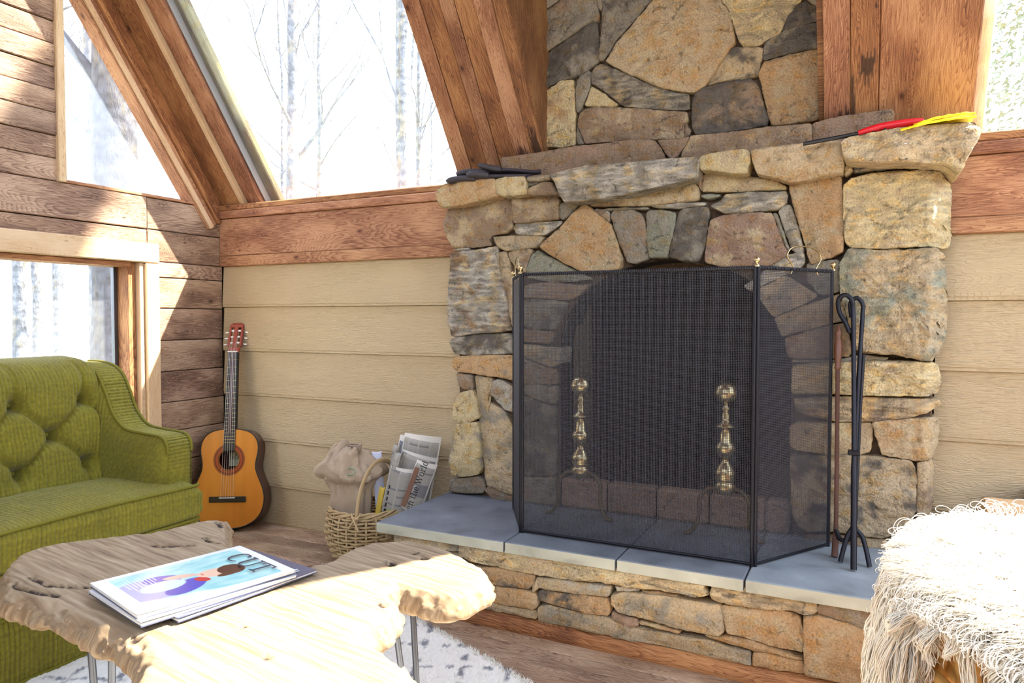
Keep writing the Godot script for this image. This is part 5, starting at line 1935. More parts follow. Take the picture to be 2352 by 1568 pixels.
func build_firewood() -> void:
	var n := 0
	var tells := ["split log lying lowest against the siding, right of the chimney", "round log lying on the floor right of the chimney", "split log on the pile with torn orange bark end", "pale flat split log on top of the pile", "short squared log on the pile behind the fleece", "dark upright log standing behind the firewood pile", "thick split log under the torn one", "round log at the front of the firewood pile"]
	var L := [
		[Vector3(3.02, 0.075, 0.14), 0.36, 0.070, 0.0, false], [Vector3(3.03, 0.075, 0.30), 0.36, 0.072, 0.06, true], [Vector3(2.985, 0.325, 0.20), 0.30, 0.052, -0.35, false], [Vector3(3.06, 0.330, 0.31), 0.30, 0.050, -0.15, false],
		[Vector3(2.99, 0.395, 0.10), 0.22, 0.045, 0.1, false], [Vector3(3.03, 0.225, 0.055), 0.45, 0.050, 99.0, true], [Vector3(3.03, 0.215, 0.17), 0.36, 0.068, 0.04, false], [Vector3(3.03, 0.215, 0.32), 0.36, 0.066, -0.05, true]]
	for q in L:
		var o := thing("firewood_log", tells[n], "log", q[0], "stacked firewood right of the chimney")
		if q[3] > 50.0: o.basis = Basis(Vector3(0, 0, 1), PI / 2)
		else: o.basis = Basis(Vector3.UP, q[3])
		var m := MB.new()
		var ends := MB.new()
		var sides := 14
		var p := PackedVector3Array()
		var uv := PackedVector2Array()
		var nx := 14
		for k in nx:
			for s in sides:
				var a := -TAU * s / sides
				var r: float = q[2] * (1.0 + 0.10 * noise.get_noise_3d(cos(a) * 2 + n * 9, sin(a) * 2, k * 0.3))
				if not q[4] and sin(a) < 0.35 and cos(a) > -0.6: r *= 0.72 + 0.1 * cos(a * 3)
				p.append(Vector3(-q[1] / 2 + q[1] * k / (nx - 1), cos(a) * r, sin(a) * r))
				uv.append(Vector2(k * 0.03, s * 0.05))
		var g := rf(0.75, 1.1)
		m.lattice(p, sides, nx, uv, PackedColorArray([Color(g, g * 0.95, g * 0.9) * (0.6 if q[3] > 50.0 or q[4] else 1.0)]), true)
		for e in [0, nx - 1]:
			ends = MB.new()
			var cc := Vector3(p[e * sides].x, 0, 0)
			for s in sides:
				var a := p[e * sides + s]
				var b := p[e * sides + (s + 1) % sides]
				if e == 0: ends.tri(cc, a, b, Color(1.1, 1.0, 0.9), Vector2(0, 0.1), Vector2(0.02, 0.15), Vector2(0.02, 0.16))
				else: ends.tri(cc, b, a, Color(1.1, 1.0, 0.9), Vector2(0, 0.1), Vector2(0.02, 0.15), Vector2(0.02, 0.16))
			put("cut_end", ends, M.log, o)
		put("bark", m, M.log, o)
		n += 1

# ---------------------------------------------------------------- mantel
func build_mantel_things() -> void:
	var yb := 1.362
	for k in 2:
		var g := thing("work_glove", ["dark leather work glove lying lowest on the mantel's left end", "dark leather work glove lying on top of the other glove"][k], "glove", Vector3(1.30, yb + 0.012 + 0.024 * k, 0.15 - 0.01 * k), "pair of dark gloves on the mantel")
		g.rotation.y = 0.05 + 0.12 * k
		var m := MB.new()
		var ox := 0.0 + 0.028 * k
		# palm and cuff as one flattened tube, then fingers
		tube(m, smooth_path([Vector3(ox + 0.085, 0.0, 0.0), Vector3(ox + 0.13, 0.004, 0.0), Vector3(ox + 0.19, 0.002, -0.004), Vector3(ox + 0.26, -0.004 - 0.004 * k, -0.006), Vector3(ox + 0.29, -0.008, -0.006)], 5), PackedFloat32Array(range(21).map(func(q): return 0.040 - 0.010 * sin(q / 20.0 * PI))), 14, Color.WHITE, 0.30)
		put("palm", m, M.leather, g)
		for q in 4:
			m = MB.new()
			var zz := 0.030 - 0.019 * q
			tube(m, smooth_path([Vector3(ox + 0.10, 0.0, zz * 0.9), Vector3(ox + 0.055, 0.003, zz), Vector3(ox + 0.02, 0.002, zz * 1.05), Vector3(ox - 0.008 * (1 if q != 3 else -1), -0.003, zz * 1.1)], 4), PackedFloat32Array(range(13).map(func(w): return 0.0115 if w < 11 else 0.0075)), 10, Color.WHITE, 0.85)
			put("finger", m, M.leather, g)
		m = MB.new()
		tube(m, smooth_path([Vector3(ox + 0.15, 0.004, 0.03), Vector3(ox + 0.115, 0.010, 0.042), Vector3(ox + 0.075, 0.012 + 0.010 * k, 0.040)], 5), PackedFloat32Array(range(11).map(func(w): return 0.012 if w < 9 else 0.007)), 10, Color.WHITE, 0.85)
		put("thumb", m, M.leather, g)
	var r := thing("gas_lighter", "long lighter with red handle and black barrel on the mantel's right side", "lighter")
	var m := MB.new()
	tube(m, smooth_path([Vector3(2.575, 1.386, 0.20), Vector3(2.62, 1.396, 0.198), Vector3(2.68, 1.402, 0.192), Vector3(2.725, 1.405, 0.186)], 6), PackedFloat32Array(range(19).map(func(q): return 0.007 + 0.004 * sin(q / 18.0 * PI))), 10)
	put("handle", m, mat(206, 22, 34, 0.35), r)
	m = MB.new()
	tube(m, [Vector3(2.44, 1.372, 0.205), Vector3(2.578, 1.386, 0.20)], 0.0055, 10)
	put("barrel", m, M.black, r)
	m = MB.new()
	tube(m, smooth_path([Vector3(2.608, 1.386, 0.205), Vector3(2.622, 1.380, 0.207), Vector3(2.64, 1.390, 0.206)], 5), 0.0028, 8)
	put("trigger", m, M.black, r)
	var y := thing("yellow_wrapper", "crumpled bright yellow plastic packet at the mantel's right end", "packet")
	for k in 2:
		m = MB.new()
		var p := PackedVector3Array()
		var nu := 26
		var nv := 12
		for q in nv:
			for w in nu:
				var u := float(w) / (nu - 1)
				var v := float(q) / (nv - 1)
				var a := v * PI * 1.1 - 0.1
				p.append(Vector3(lerpf(2.672 + 0.03 * k, 2.835, u), 1.374 + 0.014 * u + 0.014 * k + (0.010 + 0.006 * noise.get_noise_3d(u * 9, v * 5, k * 7.0)) * sin(a) + 0.012 * u * (1 - u) * 2, 0.185 - 0.055 * cos(a) - 0.018 * k))
		m.lattice(p, nu, nv, PackedVector2Array(), PackedColorArray(), false, true)
		var ym := mat(240, 212, 18, 0.35)
		ym.backlight_enabled = true; ym.backlight = Color(0.3, 0.26, 0.0)
		put("film", m, ym, y)

# ---------------------------------------------------------------- magazines
func cover_picture() -> StandardMaterial3D:
	var w := 210
	var h := 280
	var im := Image.create(w, h, false, Image.FORMAT_RGB8)
	im.fill(srgb(236, 238, 240))
	var inner := Rect2i(14, 20, w - 28, h - 44)
	for y in range(inner.position.y, inner.end.y):
		for x in range(inner.position.x, inner.end.x):
			var n := noise.get_noise_2d(x * 0.03, y * 0.012)
			im.set_pixel(x, y, srgb(150, 212, 214).lerp(srgb(196, 234, 228), clampf(0.5 + n, 0, 1)))
	var dab := func(cx: float, cy: float, rx: float, ry: float, col: Color, tilt := 0.0) -> void:
		for y in range(int(cy - ry * 1.5) - 1, int(cy + ry * 1.5) + 2):
			for x in range(int(cx - rx * 1.5) - 1, int(cx + rx * 1.5) + 2):
				if x < inner.position.x or y < inner.position.y or x >= inner.end.x or y >= inner.end.y: continue
				var d := Vector2(x - cx, y - cy).rotated(tilt)
				var e := (d.x / rx) * (d.x / rx) + (d.y / ry) * (d.y / ry)
				if e < 1.0: im.set_pixel(x, y, im.get_pixel(x, y).lerp(col, clampf((1.0 - e) * 6.0, 0, 1)))
	dab.call(112, 225, 58, 62, srgb(178, 180, 214))
	dab.call(140, 172, 26, 46, srgb(92, 88, 190), 0.5)
	dab.call(80, 188, 22, 34, srgb(100, 96, 196), -0.5)
	dab.call(112, 200, 26, 40, srgb(206, 232, 226))
	dab.call(88, 160, 11, 30, srgb(226, 190, 170), -0.35)
	dab.call(128, 138, 16, 10, srgb(204, 66, 60), 0.5)
	dab.call(112, 106, 22, 34, srgb(238, 200, 172), -0.2)
	dab.call(116, 78, 27, 25, srgb(92, 60, 46))
	dab.call(134, 92, 9, 22, srgb(98, 66, 50))
	dab.call(106, 128, 6, 2, srgb(206, 110, 100))
	for k in 9:
		im.fill_rect(Rect2i(36 + (k % 3) * 6, 196 + k * 6, 40 + (k * 13) % 34, 2), srgb(226, 230, 244))
	var m := mat(255, 255, 255, 0.22)
	m.albedo_texture = ImageTexture.create_from_image(im)
	m.texture_repeat = false
	return m

func magazine(at: Vector3, turn: float, cover: Material, label: String, thick: float) -> Node3D:
	var g := thing("magazine", label, "magazine", at, "magazines on the driftwood table")
	g.rotation.y = turn
	var w := 0.105
	var h := 0.138
	var m := MB.new()
	bb(m, Vector3(-w + 0.001, 0.0008, -h + 0.001), Vector3(w - 0.002, thick - 0.0008, h - 0.001), 0.0006)
	put("pages", m, M.paper, g)
	m = MB.new()
	var p := PackedVector3Array()
	var uv := PackedVector2Array()
	for r in 12:
		for k in 12:
			var u := k / 11.0
			var v := r / 11.0
			p.append(Vector3(lerpf(-w, w, u), thick + 0.003 * u * u * v * v + 0.0006 * sin(u * 5), lerpf(-h, h, v)))
			uv.append(Vector2(u, v))
	m.lattice(p, 12, 12, uv, PackedColorArray(), false, true)
	bb(m, Vector3(-w - 0.0006, 0, -h), Vector3(-w, thick, h), 0.0)
	put("cover", m, cover, g)
	m = MB.new()
	bb(m, Vector3(-w, 0, -h), Vector3(w, 0.0008, h), 0.0)
	put("back_cover", m, mat(70, 74, 96, 0.3), g)
	return g

func letter_strokes(parent: Node, x0: float, x1: float, y: float, z: float, h: float, n: int) -> void:
	# a line of print too blurred to read: small white strokes
	var m := MB.new()
	for k in n:
		var x := lerpf(x0, x1, (k + 0.5) / n)
		var hh := h * rf(0.5, 1.0)
		bb(m, Vector3(x - 0.0016, y, z - hh), Vector3(x + 0.0016, y + 0.0003, z), 0.0)
		bb(m, Vector3(x - 0.003, y, z - hh * 0.5 - 0.001), Vector3(x + 0.003, y + 0.0003, z - hh * 0.5 + 0.001), 0.0)
	var o := put("title_print", m, M.white, parent)
	o.set_meta("kind", "stuff")

func build_magazines() -> void:
	var navy := mat(84, 88, 112, 0.22)
	var y := 0.4155
	var a := magazine(Vector3(1.546, y, 1.393), -0.159, navy, "slate grey magazine lowest of the pile on the table", 0.005)
	letter_strokes(a, -0.02, 0.085, 0.0056, -0.104, 0.016, 12)
	magazine(Vector3(1.534, y + 0.006, 1.434), -0.24, mat(206, 208, 214, 0.3), "pale magazine in the middle of the pile on the table", 0.006)
	var c := magazine(Vector3(1.526, y + 0.013, 1.428), -0.27, cover_picture(), "magazine with teal portrait cover on top of the pile", 0.007)
	text(c, "title", "CUT", 0.056, "Droid Serif", mat(44, 48, 66, 0.4), Transform3D(Basis(Vector3.RIGHT, -PI / 2) * Basis.from_scale(Vector3(1.15, 1, 1)), Vector3(0.012, 0.0105, -0.095)))

# ---------------------------------------------------------------- woods outside
func tree(label: String, at: Vector3, h: float, r: float, nb: int, sd: int, group := "") -> void:
	var t := thing("bare_tree", label, "tree", at, group)
	var g := RandomNumberGenerator.new()
	g.seed = sd
	var m := MB.new()
	var pts := []
	var rad := []
	var lean := Vector3(g.randf_range(-0.03, 0.03), 0, g.randf_range(-0.03, 0.03)) * (0.4 if r > 0.25 else 1.0)
	for k in 12:
		var f := k / 11.0
		pts.append(Vector3(0, h * f, 0) + lean * h * f + Vector3(noise.get_noise_2d(f * 3 + sd, 1), 0, noise.get_noise_2d(f * 3 + sd, 5)) * 0.25 * f)
		rad.append(r * (1.0 - (0.5 if r > 0.25 else 0.75) * f) * (1.2 if k == 0 else 1.0))
	var tn := lin(150, 155, 166) * g.randf_range(0.8, 1.1) * (0.35 if r > 0.25 else 1.0)
	tube(m, pts, rad, 12, tn)
	put("trunk", m, M.bark, t)
	m = MB.new()
	for k in nb:
		var f := g.randf_range(0.22, 0.95)
		var q := f * 11.0
		var b: Vector3 = pts[int(q)].lerp(pts[mini(int(q) + 1, 11)], q - int(q))
		limb(m, b, Vector3(g.randf_range(-1, 1), g.randf_range(0.5, 1.3), g.randf_range(-1, 1)).normalized(), h * g.randf_range(0.12, 0.28), maxf(0.008, r * (1.0 - 0.75 * f) * 0.32), g, 2, tn)
	if nb: put("branches", m, M.bark, t)

func limb(m: MB, at: Vector3, dir: Vector3, l: float, r: float, g: RandomNumberGenerator, deep: int, tn: Color) -> void:
	var pts := [at]
	var rad := [r]
	var q := at
	var d := dir
	for k in 5:
		d = (d + Vector3(g.randf_range(-0.25, 0.25), g.randf_range(-0.05, 0.3), g.randf_range(-0.25, 0.25))).normalized()
		q += d * l / 5.0
		pts.append(q)
		rad.append(r * (1.0 - 0.16 * (k + 1)))
		if deep > 0 and k > 0 and g.randf() < 0.75:
			limb(m, q, (d + Vector3(g.randf_range(-0.9, 0.9), g.randf_range(-0.2, 0.7), g.randf_range(-0.9, 0.9))).normalized(), l * g.randf_range(0.35, 0.6), r * 0.5, g, deep - 1, tn)
	tube(m, pts, rad, 5 if deep == 2 else 3, tn)

func build_outside() -> void:
	var gm := MB.new()
	var p := PackedVector3Array()
	var cl := PackedColorArray()
	var n := 60
	for r in n:
		for k in n:
			var x := lerpf(-70, 70, k / (n - 1.0))
			var z := lerpf(-70, 60, r / (n - 1.0))
			var away := maxf(0.0, maxf(absf(x - 2) - 3.5, absf(z - 2.3) - 3.8))
			p.append(Vector3(x, -0.35 + 0.9 * noise.get_noise_2d(x * 0.03, z * 0.03) * clampf(away / 8.0, 0, 1) + clampf((away - 10) * 0.035, 0, 3), z))
			cl.append(lin(196, 186, 164).lerp(lin(176, 184, 140), clampf(0.5 + noise.get_noise_2d(x * 0.2, z * 0.2), 0, 1)))
	gm.lattice(p, n, n, PackedVector2Array(), cl, false, true)
	var o := put("ground", gm, M.ground)
	o.set_meta("kind", "structure")
	o.set_meta("label", "pale leaf-strewn ground of the woods outside")
	# near trunks that the photograph shows singly, then the wood behind them
	tree("thick bare trunk seen through the triangular gable window", Vector3(-5.87, -0.4, -3.58), 17.0, 0.29, 12, 11)
	tree("twin slim trunk at the left of the window behind the sofa", Vector3(-8.0, -0.4, -3.6), 13.0, 0.11, 8, 12)
	tree("tall straight trunk beside the slanted chimney boards", Vector3(-4.35, -0.4, -7.79), 18.0, 0.17, 14, 13)
	tree("forked slender tree in the middle of the sloped window", Vector3(-5.42, -0.4, -6.11), 13.0, 0.13, 26, 14)
	var g := RandomNumberGenerator.new()
	g.seed = 77
	var same := "slender bare tree in the pale woods outside the left windows"
	var spots := []
	for k in 60:
		var ang := deg_to_rad(g.randf_range(-2.0, 92.0))
		var dist := g.randf_range(11.0, 38.0)
		var at := Vector2(sin(ang), cos(ang)) * dist
		if spots.any(func(w): return w.distance_to(at) < 3.2): continue
		spots.append(at)
		tree(same, Vector3(2.6 - sin(ang) * dist, -0.4, 2.3 - cos(ang) * dist), g.randf_range(10.0, 17.0), g.randf_range(0.06, 0.17), g.randi_range(8, 16), 100 + k, "bare trees of the wood")
	# a leaning oak off to the side whose limb crosses the sun
	var oak := thing("leaning_oak", "leaning oak outside whose heavy limb shades the left window", "tree")
	var m := MB.new()
	tube(m, smooth_path([Vector3(6.2, -0.4, -7.0), Vector3(6.2, 4.0, -6.0), Vector3(5.9, 8.6, -4.0)], 5), 0.30, 12, lin(170, 168, 172))
	put("trunk", m, M.bark, oak)
	# back along the sun from the left glazing
	var L := Vector3(-1.0, -1.42, 0.724)
	var s := 4.6
	m = MB.new()
	var q0 := Vector3(-0.1, 2.02, K * 0.62) - L * s
	var q1 := Vector3(1.5, 2.02, K * 0.62) - L * s
	tube(m, [Vector3(6.0, 7.6, -4.4), q1 + (q1 - q0) * 0.2, q1, q0, q0 - (q1 - q0) * 0.4], [0.26, 0.24, 0.24, 0.23, 0.2], 12, lin(170, 168, 172))
	put("limb", m, M.bark, oak)
	# evergreen seen through the right window
	var ev := thing("evergreen_tree", "dark evergreen seen through the right sloped window", "tree", Vector3(4.25, -0.4, -7.0))
	m = MB.new()
	tube(m, [Vector3(0, 0, 0), Vector3(0, 11, 0)], [0.2, 0.05], 10, lin(150, 140, 130))
	put("trunk", m, M.bark, ev)
	m = MB.new()
	for k in 42000:
		var y := g.randf_range(2.6, 10.0)
		var rr := (11.0 - y) * 0.34 * sqrt(g.randf())
		var a := g.randf() * TAU
		var c := Vector3(cos(a) * rr, y - rr * 0.25, sin(a) * rr)
		var d := Vector3(g.randf_range(-1, 1), g.randf_range(-0.6, 0.4), g.randf_range(-1, 1)).normalized() * 0.09
		var w := d.cross(Vector3(g.randf(), 1, g.randf())).normalized() * 0.020
		m.tri(c - w, c + w, c + d)
	var fo := put("needles", m, M.needle, ev)
	fo.set_meta("kind", "stuff")


# stones: zone, plane z mm, proud mm, colours, face, outline x y ... in mm on that plane
var STONES := [
	["u", 30, 0, "GB", 0, [1589, 1954, 1647, 1980, 1653, 2157, 1589, 2172]],
	["u", 30, 0, "GB", 0, [1591, 1947, 1653, 1975, 1660, 2156, 1769, 2131, 1787, 1929, 1794, 1899, 1787, 1886, 1761, 1885, 1677, 1850, 1592, 1812]],
	["u", 30, 0, "DG", 0, [1594, 1805, 1677, 1843, 1757, 1879, 1783, 1885, 1790, 1831, 1790, 1753, 1757, 1730, 1713, 1716, 1659, 1711, 1596, 1689]],
	["u", 30, 0, "GD", 0, [1812, 2122, 1806, 1949, 1800, 1870, 1792, 1757, 1801, 1750, 1835, 1779, 1848, 1805, 1890, 1846, 1939, 1888, 1969, 1918, 2018, 2075]],
	["u", 30, 0, "GB", 0, [1775, 2130, 1806, 2123, 1804, 1926, 1797, 1915, 1787, 1933]],
	["u", 30, 12, "TO", 0, [1979, 1911, 1951, 1884, 1897, 1836, 1860, 1801, 1843, 1773, 1818, 1745, 1852, 1722, 1898, 1693, 1931, 1676, 1968, 1653, 2005, 1634, 2048, 1618, 2091, 1608, 2112, 1605, 2141, 1619, 2156, 1639, 2185, 1680, 2214, 1717, 2231, 1740, 2225, 1767, 2217, 1817, 2208, 1837, 2187, 1864, 2167, 2036, 2021, 2069]],
	["u", 30, 0, "YT", 2, [2183, 2038, 2189, 1875, 2209, 1843, 2223, 1802, 2236, 1758, 2249, 1730, 2264, 1722, 2296, 1722, 2317, 1730, 2361, 1751, 2376, 1785, 2399, 1820, 2416, 1831, 2421, 1984]],
	["u", 30, 0, "DB", 0, [2364, 1753, 2379, 1788, 2403, 1816, 2426, 1828, 2450, 1807, 2464, 1801, 2464, 1763, 2420, 1762, 2383, 1755]],
	["u", 30, 0, "GT", 0, [2433, 1830, 2438, 1980, 2461, 1975, 2463, 1808, 2450, 1814]],
	["u", 30, 0, "DG", 0, [2311, 1675, 2314, 1693, 2317, 1726, 2335, 1738, 2366, 1749, 2417, 1759, 2464, 1758, 2465, 1683, 2415, 1684, 2370, 1681, 2325, 1673]],
	["u", 30, 0, "TD", 0, [2150, 1621, 2157, 1643, 2191, 1687, 2220, 1723, 2234, 1723, 2292, 1715, 2310, 1710, 2307, 1676, 2297, 1629, 2243, 1626, 2191, 1624]],
	["u", 30, 0, "OT", 0, [2314, 1667, 2325, 1669, 2370, 1675, 2415, 1679, 2465, 1680, 2468, 1572, 2469, 1479, 2441, 1477, 2380, 1475, 2338, 1478, 2330, 1503, 2312, 1587, 2300, 1633]],
	["u", 30, 10, "DB", 0, [2114, 1604, 2144, 1615, 2186, 1618, 2244, 1619, 2280, 1618, 2299, 1597, 2313, 1543, 2328, 1497, 2325, 1475, 2268, 1473, 2194, 1472, 2115, 1473, 2103, 1505, 2105, 1559]],
	["u", 30, 0, "GD", 1, [1768, 1716, 1779, 1735, 1801, 1742, 1848, 1720, 1895, 1691, 1957, 1654, 2001, 1634, 2045, 1616, 2092, 1604, 2091, 1556, 2050, 1559, 1957, 1577, 1895, 1587, 1866, 1601, 1849, 1619, 1805, 1657, 1766, 1683]],
	["u", 30, 0, "YT", 0, [1744, 1612, 1766, 1675, 1801, 1648, 1857, 1602, 1849, 1595, 1780, 1603]],
	["u", 30, 0, "GD", 0, [1722, 1719, 1762, 1725, 1762, 1680, 1744, 1633, 1731, 1606, 1718, 1591, 1711, 1608, 1709, 1671]],
	["u", 30, 0, "YO", 0, [1599, 1678, 1654, 1706, 1699, 1705, 1704, 1672, 1707, 1596, 1709, 1542, 1709, 1486, 1655, 1483, 1599, 1491]],
	["u", 30, 8, "BT", 0, [1725, 1584, 1747, 1597, 1782, 1598, 1868, 1587, 1960, 1570, 2052, 1553, 2085, 1547, 2091, 1527, 2087, 1514, 2076, 1509, 2074, 1463, 1985, 1469, 1877, 1480, 1748, 1484, 1739, 1508, 1721, 1547]],
	["u", 30, 0, "BT", 0, [2076, 1468, 2078, 1511, 2085, 1514, 2097, 1485, 2094, 1474]],
	["u", 30, 0, "GD", 0, [1716, 1550, 1743, 1486, 1718, 1485, 1711, 1513]],
	["l", 100, 0, "BR", 0, [1465, 1452, 1575, 1455, 1642, 1459, 1742, 1462, 1835, 1462, 1920, 1465, 1995, 1455, 2015, 1435, 2034, 1396, 2030, 1366, 1831, 1369, 1686, 1361, 1515, 1376, 1472, 1388, 1466, 1424]],
	["l", 100, 0, "BR", 0, [2011, 1453, 2072, 1448, 2109, 1451, 2091, 1424, 2068, 1396, 2047, 1394]],
	["l", 100, 0, "BT", 0, [2113, 1456, 2169, 1455, 2276, 1452, 2332, 1457, 2396, 1453, 2449, 1453, 2454, 1449, 2455, 1383, 2397, 1375, 2169, 1375, 2079, 1380, 2087, 1406]],
	["l", 100, 0, "BR", 0, [2457, 1450, 2496, 1459, 2587, 1465, 2658, 1466, 2660, 1457, 2655, 1408, 2617, 1393, 2500, 1380, 2457, 1381]],
	["m", 170, 0, "OY", 0, [1239, 1345, 1274, 1366, 1343, 1375, 1471, 1368, 1476, 1322, 1490, 1307, 1419, 1298, 1333, 1289, 1258, 1288, 1243, 1311]],
	["m", 170, 0, "YT", 0, [1475, 1359, 1490, 1369, 1585, 1365, 1588, 1308, 1540, 1307, 1494, 1308, 1478, 1318]],
	["m", 170, 0, "LT", 1, [1592, 1351, 1594, 1363, 1672, 1364, 1677, 1348, 1616, 1347]],
	["m", 150, 0, "GN", 1, [1582, 1336, 1589, 1347, 1642, 1349, 1620, 1336]],
	["m", 160, 0, "BT", 0, [1585, 1308, 1594, 1327, 1651, 1344, 1673, 1342, 1685, 1324, 1703, 1297]],
	["m", 190, 0, "LG", 1, [1685, 1362, 1719, 1364, 1806, 1376, 1886, 1372, 1971, 1373, 2072, 1374, 2144, 1372, 2151, 1359, 2149, 1331, 2141, 1307, 2105, 1301, 2054, 1295, 1964, 1283, 1875, 1272, 1798, 1266, 1736, 1266, 1724, 1285, 1707, 1321]],
	["m", 170, 0, "YT", 0, [2151, 1366, 2166, 1378, 2229, 1381, 2276, 1383, 2294, 1374, 2295, 1345, 2289, 1336, 2287, 1314, 2251, 1316, 2215, 1326, 2159, 1335]],
	["m", 170, 0, "TO", 0, [2301, 1377, 2353, 1381, 2418, 1381, 2474, 1382, 2531, 1380, 2533, 1360, 2538, 1325, 2537, 1294, 2482, 1288, 2443, 1281, 2406, 1278, 2354, 1299, 2316, 1310, 2305, 1344]],
	["m", 220, 0, "TY", 2, [2536, 1368, 2561, 1377, 2642, 1384, 2746, 1384, 2806, 1385, 2831, 1380, 2845, 1364, 2841, 1342, 2822, 1304, 2801, 1260, 2773, 1285, 2696, 1297, 2617, 1303, 2548, 1316, 2539, 1341]],
	["m", 130, 0, "GN", 1, [2565, 1310, 2569, 1320, 2646, 1316, 2717, 1308, 2717, 1300, 2646, 1298, 2570, 1298]],
	["m", 130, 0, "YT", 0, [2541, 1293, 2543, 1321, 2561, 1310, 2552, 1292]],
	["f", 115, 0, "BT", 0, [1239, 1254, 1260, 1283, 1300, 1297, 1370, 1305, 1508, 1310, 1510, 1237, 1513, 1208, 1485, 1191, 1423, 1183, 1432, 1151, 1360, 1148, 1280, 1149, 1254, 1187, 1239, 1223]],
	["f", 115, 10, "BT", 0, [1518, 1310, 1545, 1314, 1679, 1301, 1686, 1289, 1684, 1225, 1627, 1223, 1527, 1220, 1516, 1240]],
	["f", 115, 0, "GT", 0, [1684, 1269, 1693, 1278, 1770, 1277, 1732, 1244, 1702, 1221, 1686, 1238]],
	["f", 115, 0, "LG", 1, [1517, 1208, 1527, 1220, 1622, 1221, 1697, 1219, 1693, 1210, 1654, 1186, 1627, 1175, 1531, 1182]],
	["f", 115, 0, "TG", 0, [1437, 1180, 1513, 1180, 1627, 1172, 1631, 1169, 1607, 1137, 1559, 1133, 1485, 1129, 1456, 1144]],
	["f", 115, 12, "OT", 0, [1779, 1268, 1800, 1251, 1825, 1228, 1862, 1199, 1886, 1143, 1903, 1089, 1895, 1058, 1867, 1045, 1775, 1048, 1720, 1075, 1659, 1108, 1619, 1136, 1637, 1155, 1698, 1200, 1741, 1241]],
	["f", 115, 0, "TB", 0, [1789, 1267, 1795, 1281, 1820, 1283, 1942, 1291, 2039, 1299, 2113, 1311, 2124, 1314, 2141, 1291, 2140, 1261, 2132, 1253, 2058, 1251, 1942, 1251, 1804, 1258]],
	["f", 115, 0, "LB", 0, [1804, 1249, 1820, 1252, 1857, 1237, 1860, 1204, 1825, 1226]],
	["f", 115, 0, "GN", 0, [1839, 1246, 1862, 1251, 1981, 1245, 1989, 1238, 1862, 1241]],
	["f", 115, 0, "LG", 1, [1993, 1248, 2020, 1251, 2132, 1250, 2165, 1247, 2158, 1236, 2081, 1236, 2020, 1238]],
	["f", 115, 0, "BG", 0, [1864, 1223, 1870, 1239, 1902, 1243, 1942, 1238, 1966, 1221, 1976, 1194, 1980, 1132, 1986, 1086, 1943, 1071, 1919, 1077, 1903, 1117, 1878, 1180]],
	["f", 115, 0, "NG", 0, [1981, 1231, 2020, 1233, 2073, 1220, 2070, 1192, 2055, 1118, 2048, 1086, 1990, 1088, 1982, 1140]],
	["f", 115, 0, "DG", 0, [2079, 1214, 2088, 1230, 2132, 1234, 2169, 1232, 2173, 1215, 2163, 1124, 2145, 1070, 2097, 1075, 2052, 1088, 2059, 1125]],
	["f", 115, 0, "BR", 0, [2124, 1321, 2154, 1332, 2150, 1283]],
	["f", 115, 0, "TY", 0, [2156, 1326, 2167, 1337, 2213, 1333, 2254, 1319, 2341, 1304, 2362, 1293, 2391, 1276, 2389, 1267, 2334, 1268, 2262, 1271, 2152, 1280]],
	["f", 115, 0, "NG", 1, [2147, 1267, 2156, 1272, 2206, 1268, 2198, 1259, 2160, 1258]],
	["f", 115, 12, "LG", 1, [2178, 1234, 2212, 1247, 2223, 1265, 2293, 1265, 2392, 1261, 2394, 1248, 2389, 1226, 2365, 1211, 2282, 1209, 2223, 1209]],
	["f", 115, 8, "RT", 0, [2178, 1192, 2215, 1203, 2271, 1209, 2350, 1202, 2357, 1181, 2372, 1139, 2395, 1090, 2387, 1074, 2373, 1065, 2338, 1049, 2228, 1049, 2163, 1068, 2167, 1111]],
	["f", 115, 0, "LG", 0, [2369, 1205, 2384, 1223, 2405, 1220, 2412, 1197, 2427, 1145, 2440, 1091, 2424, 1086, 2407, 1092, 2392, 1139]],
	["f", 115, 0, "GN", 0, [2353, 1203, 2367, 1200, 2403, 1092, 2396, 1091, 2371, 1148]],
	["f", 115, 10, "OT", 0, [2398, 1274, 2426, 1283, 2480, 1289, 2534, 1291, 2537, 1238, 2540, 1138, 2542, 1084, 2509, 1069, 2458, 1051, 2452, 1069, 2434, 1143, 2413, 1210]],
	["f", 115, 20, "YT", 2, [2540, 1264, 2559, 1280, 2603, 1291, 2650, 1290, 2711, 1288, 2770, 1283, 2796, 1260, 2801, 1233, 2800, 1183, 2803, 1116, 2799, 1089, 2785, 1086, 2735, 1089, 2638, 1088, 2562, 1093, 2547, 1111, 2541, 1183]],
	["f", 115, 20, "TN", 2, [2534, 1053, 2555, 1087, 2567, 1090, 2629, 1081, 2673, 1081, 2730, 1082, 2769, 1083, 2783, 1070, 2790, 1044, 2790, 1009, 2795, 955, 2797, 901, 2794, 862, 2785, 811, 2766, 796, 2758, 785, 2721, 790, 2678, 801, 2589, 805, 2575, 817, 2564, 867, 2554, 914, 2539, 962, 2534, 1019]],
	["f", 115, 0, "LG", 1, [2275, 994, 2295, 1006, 2390, 1079, 2436, 1089, 2444, 1064, 2433, 1044, 2390, 1025, 2319, 989, 2299, 976]],
	["f", 115, 0, "GN", 0, [2448, 1052, 2467, 1057, 2530, 1061, 2536, 1013, 2533, 972, 2483, 965, 2452, 1002]],
	["f", 115, 0, "TG", 0, [2319, 984, 2390, 1020, 2476, 963, 2438, 937, 2360, 902, 2320, 959]],
	["f", 115, 0, "TG", 0, [2364, 900, 2446, 934, 2506, 956, 2531, 966, 2548, 915, 2551, 890, 2507, 884, 2447, 865, 2385, 846, 2376, 866]],
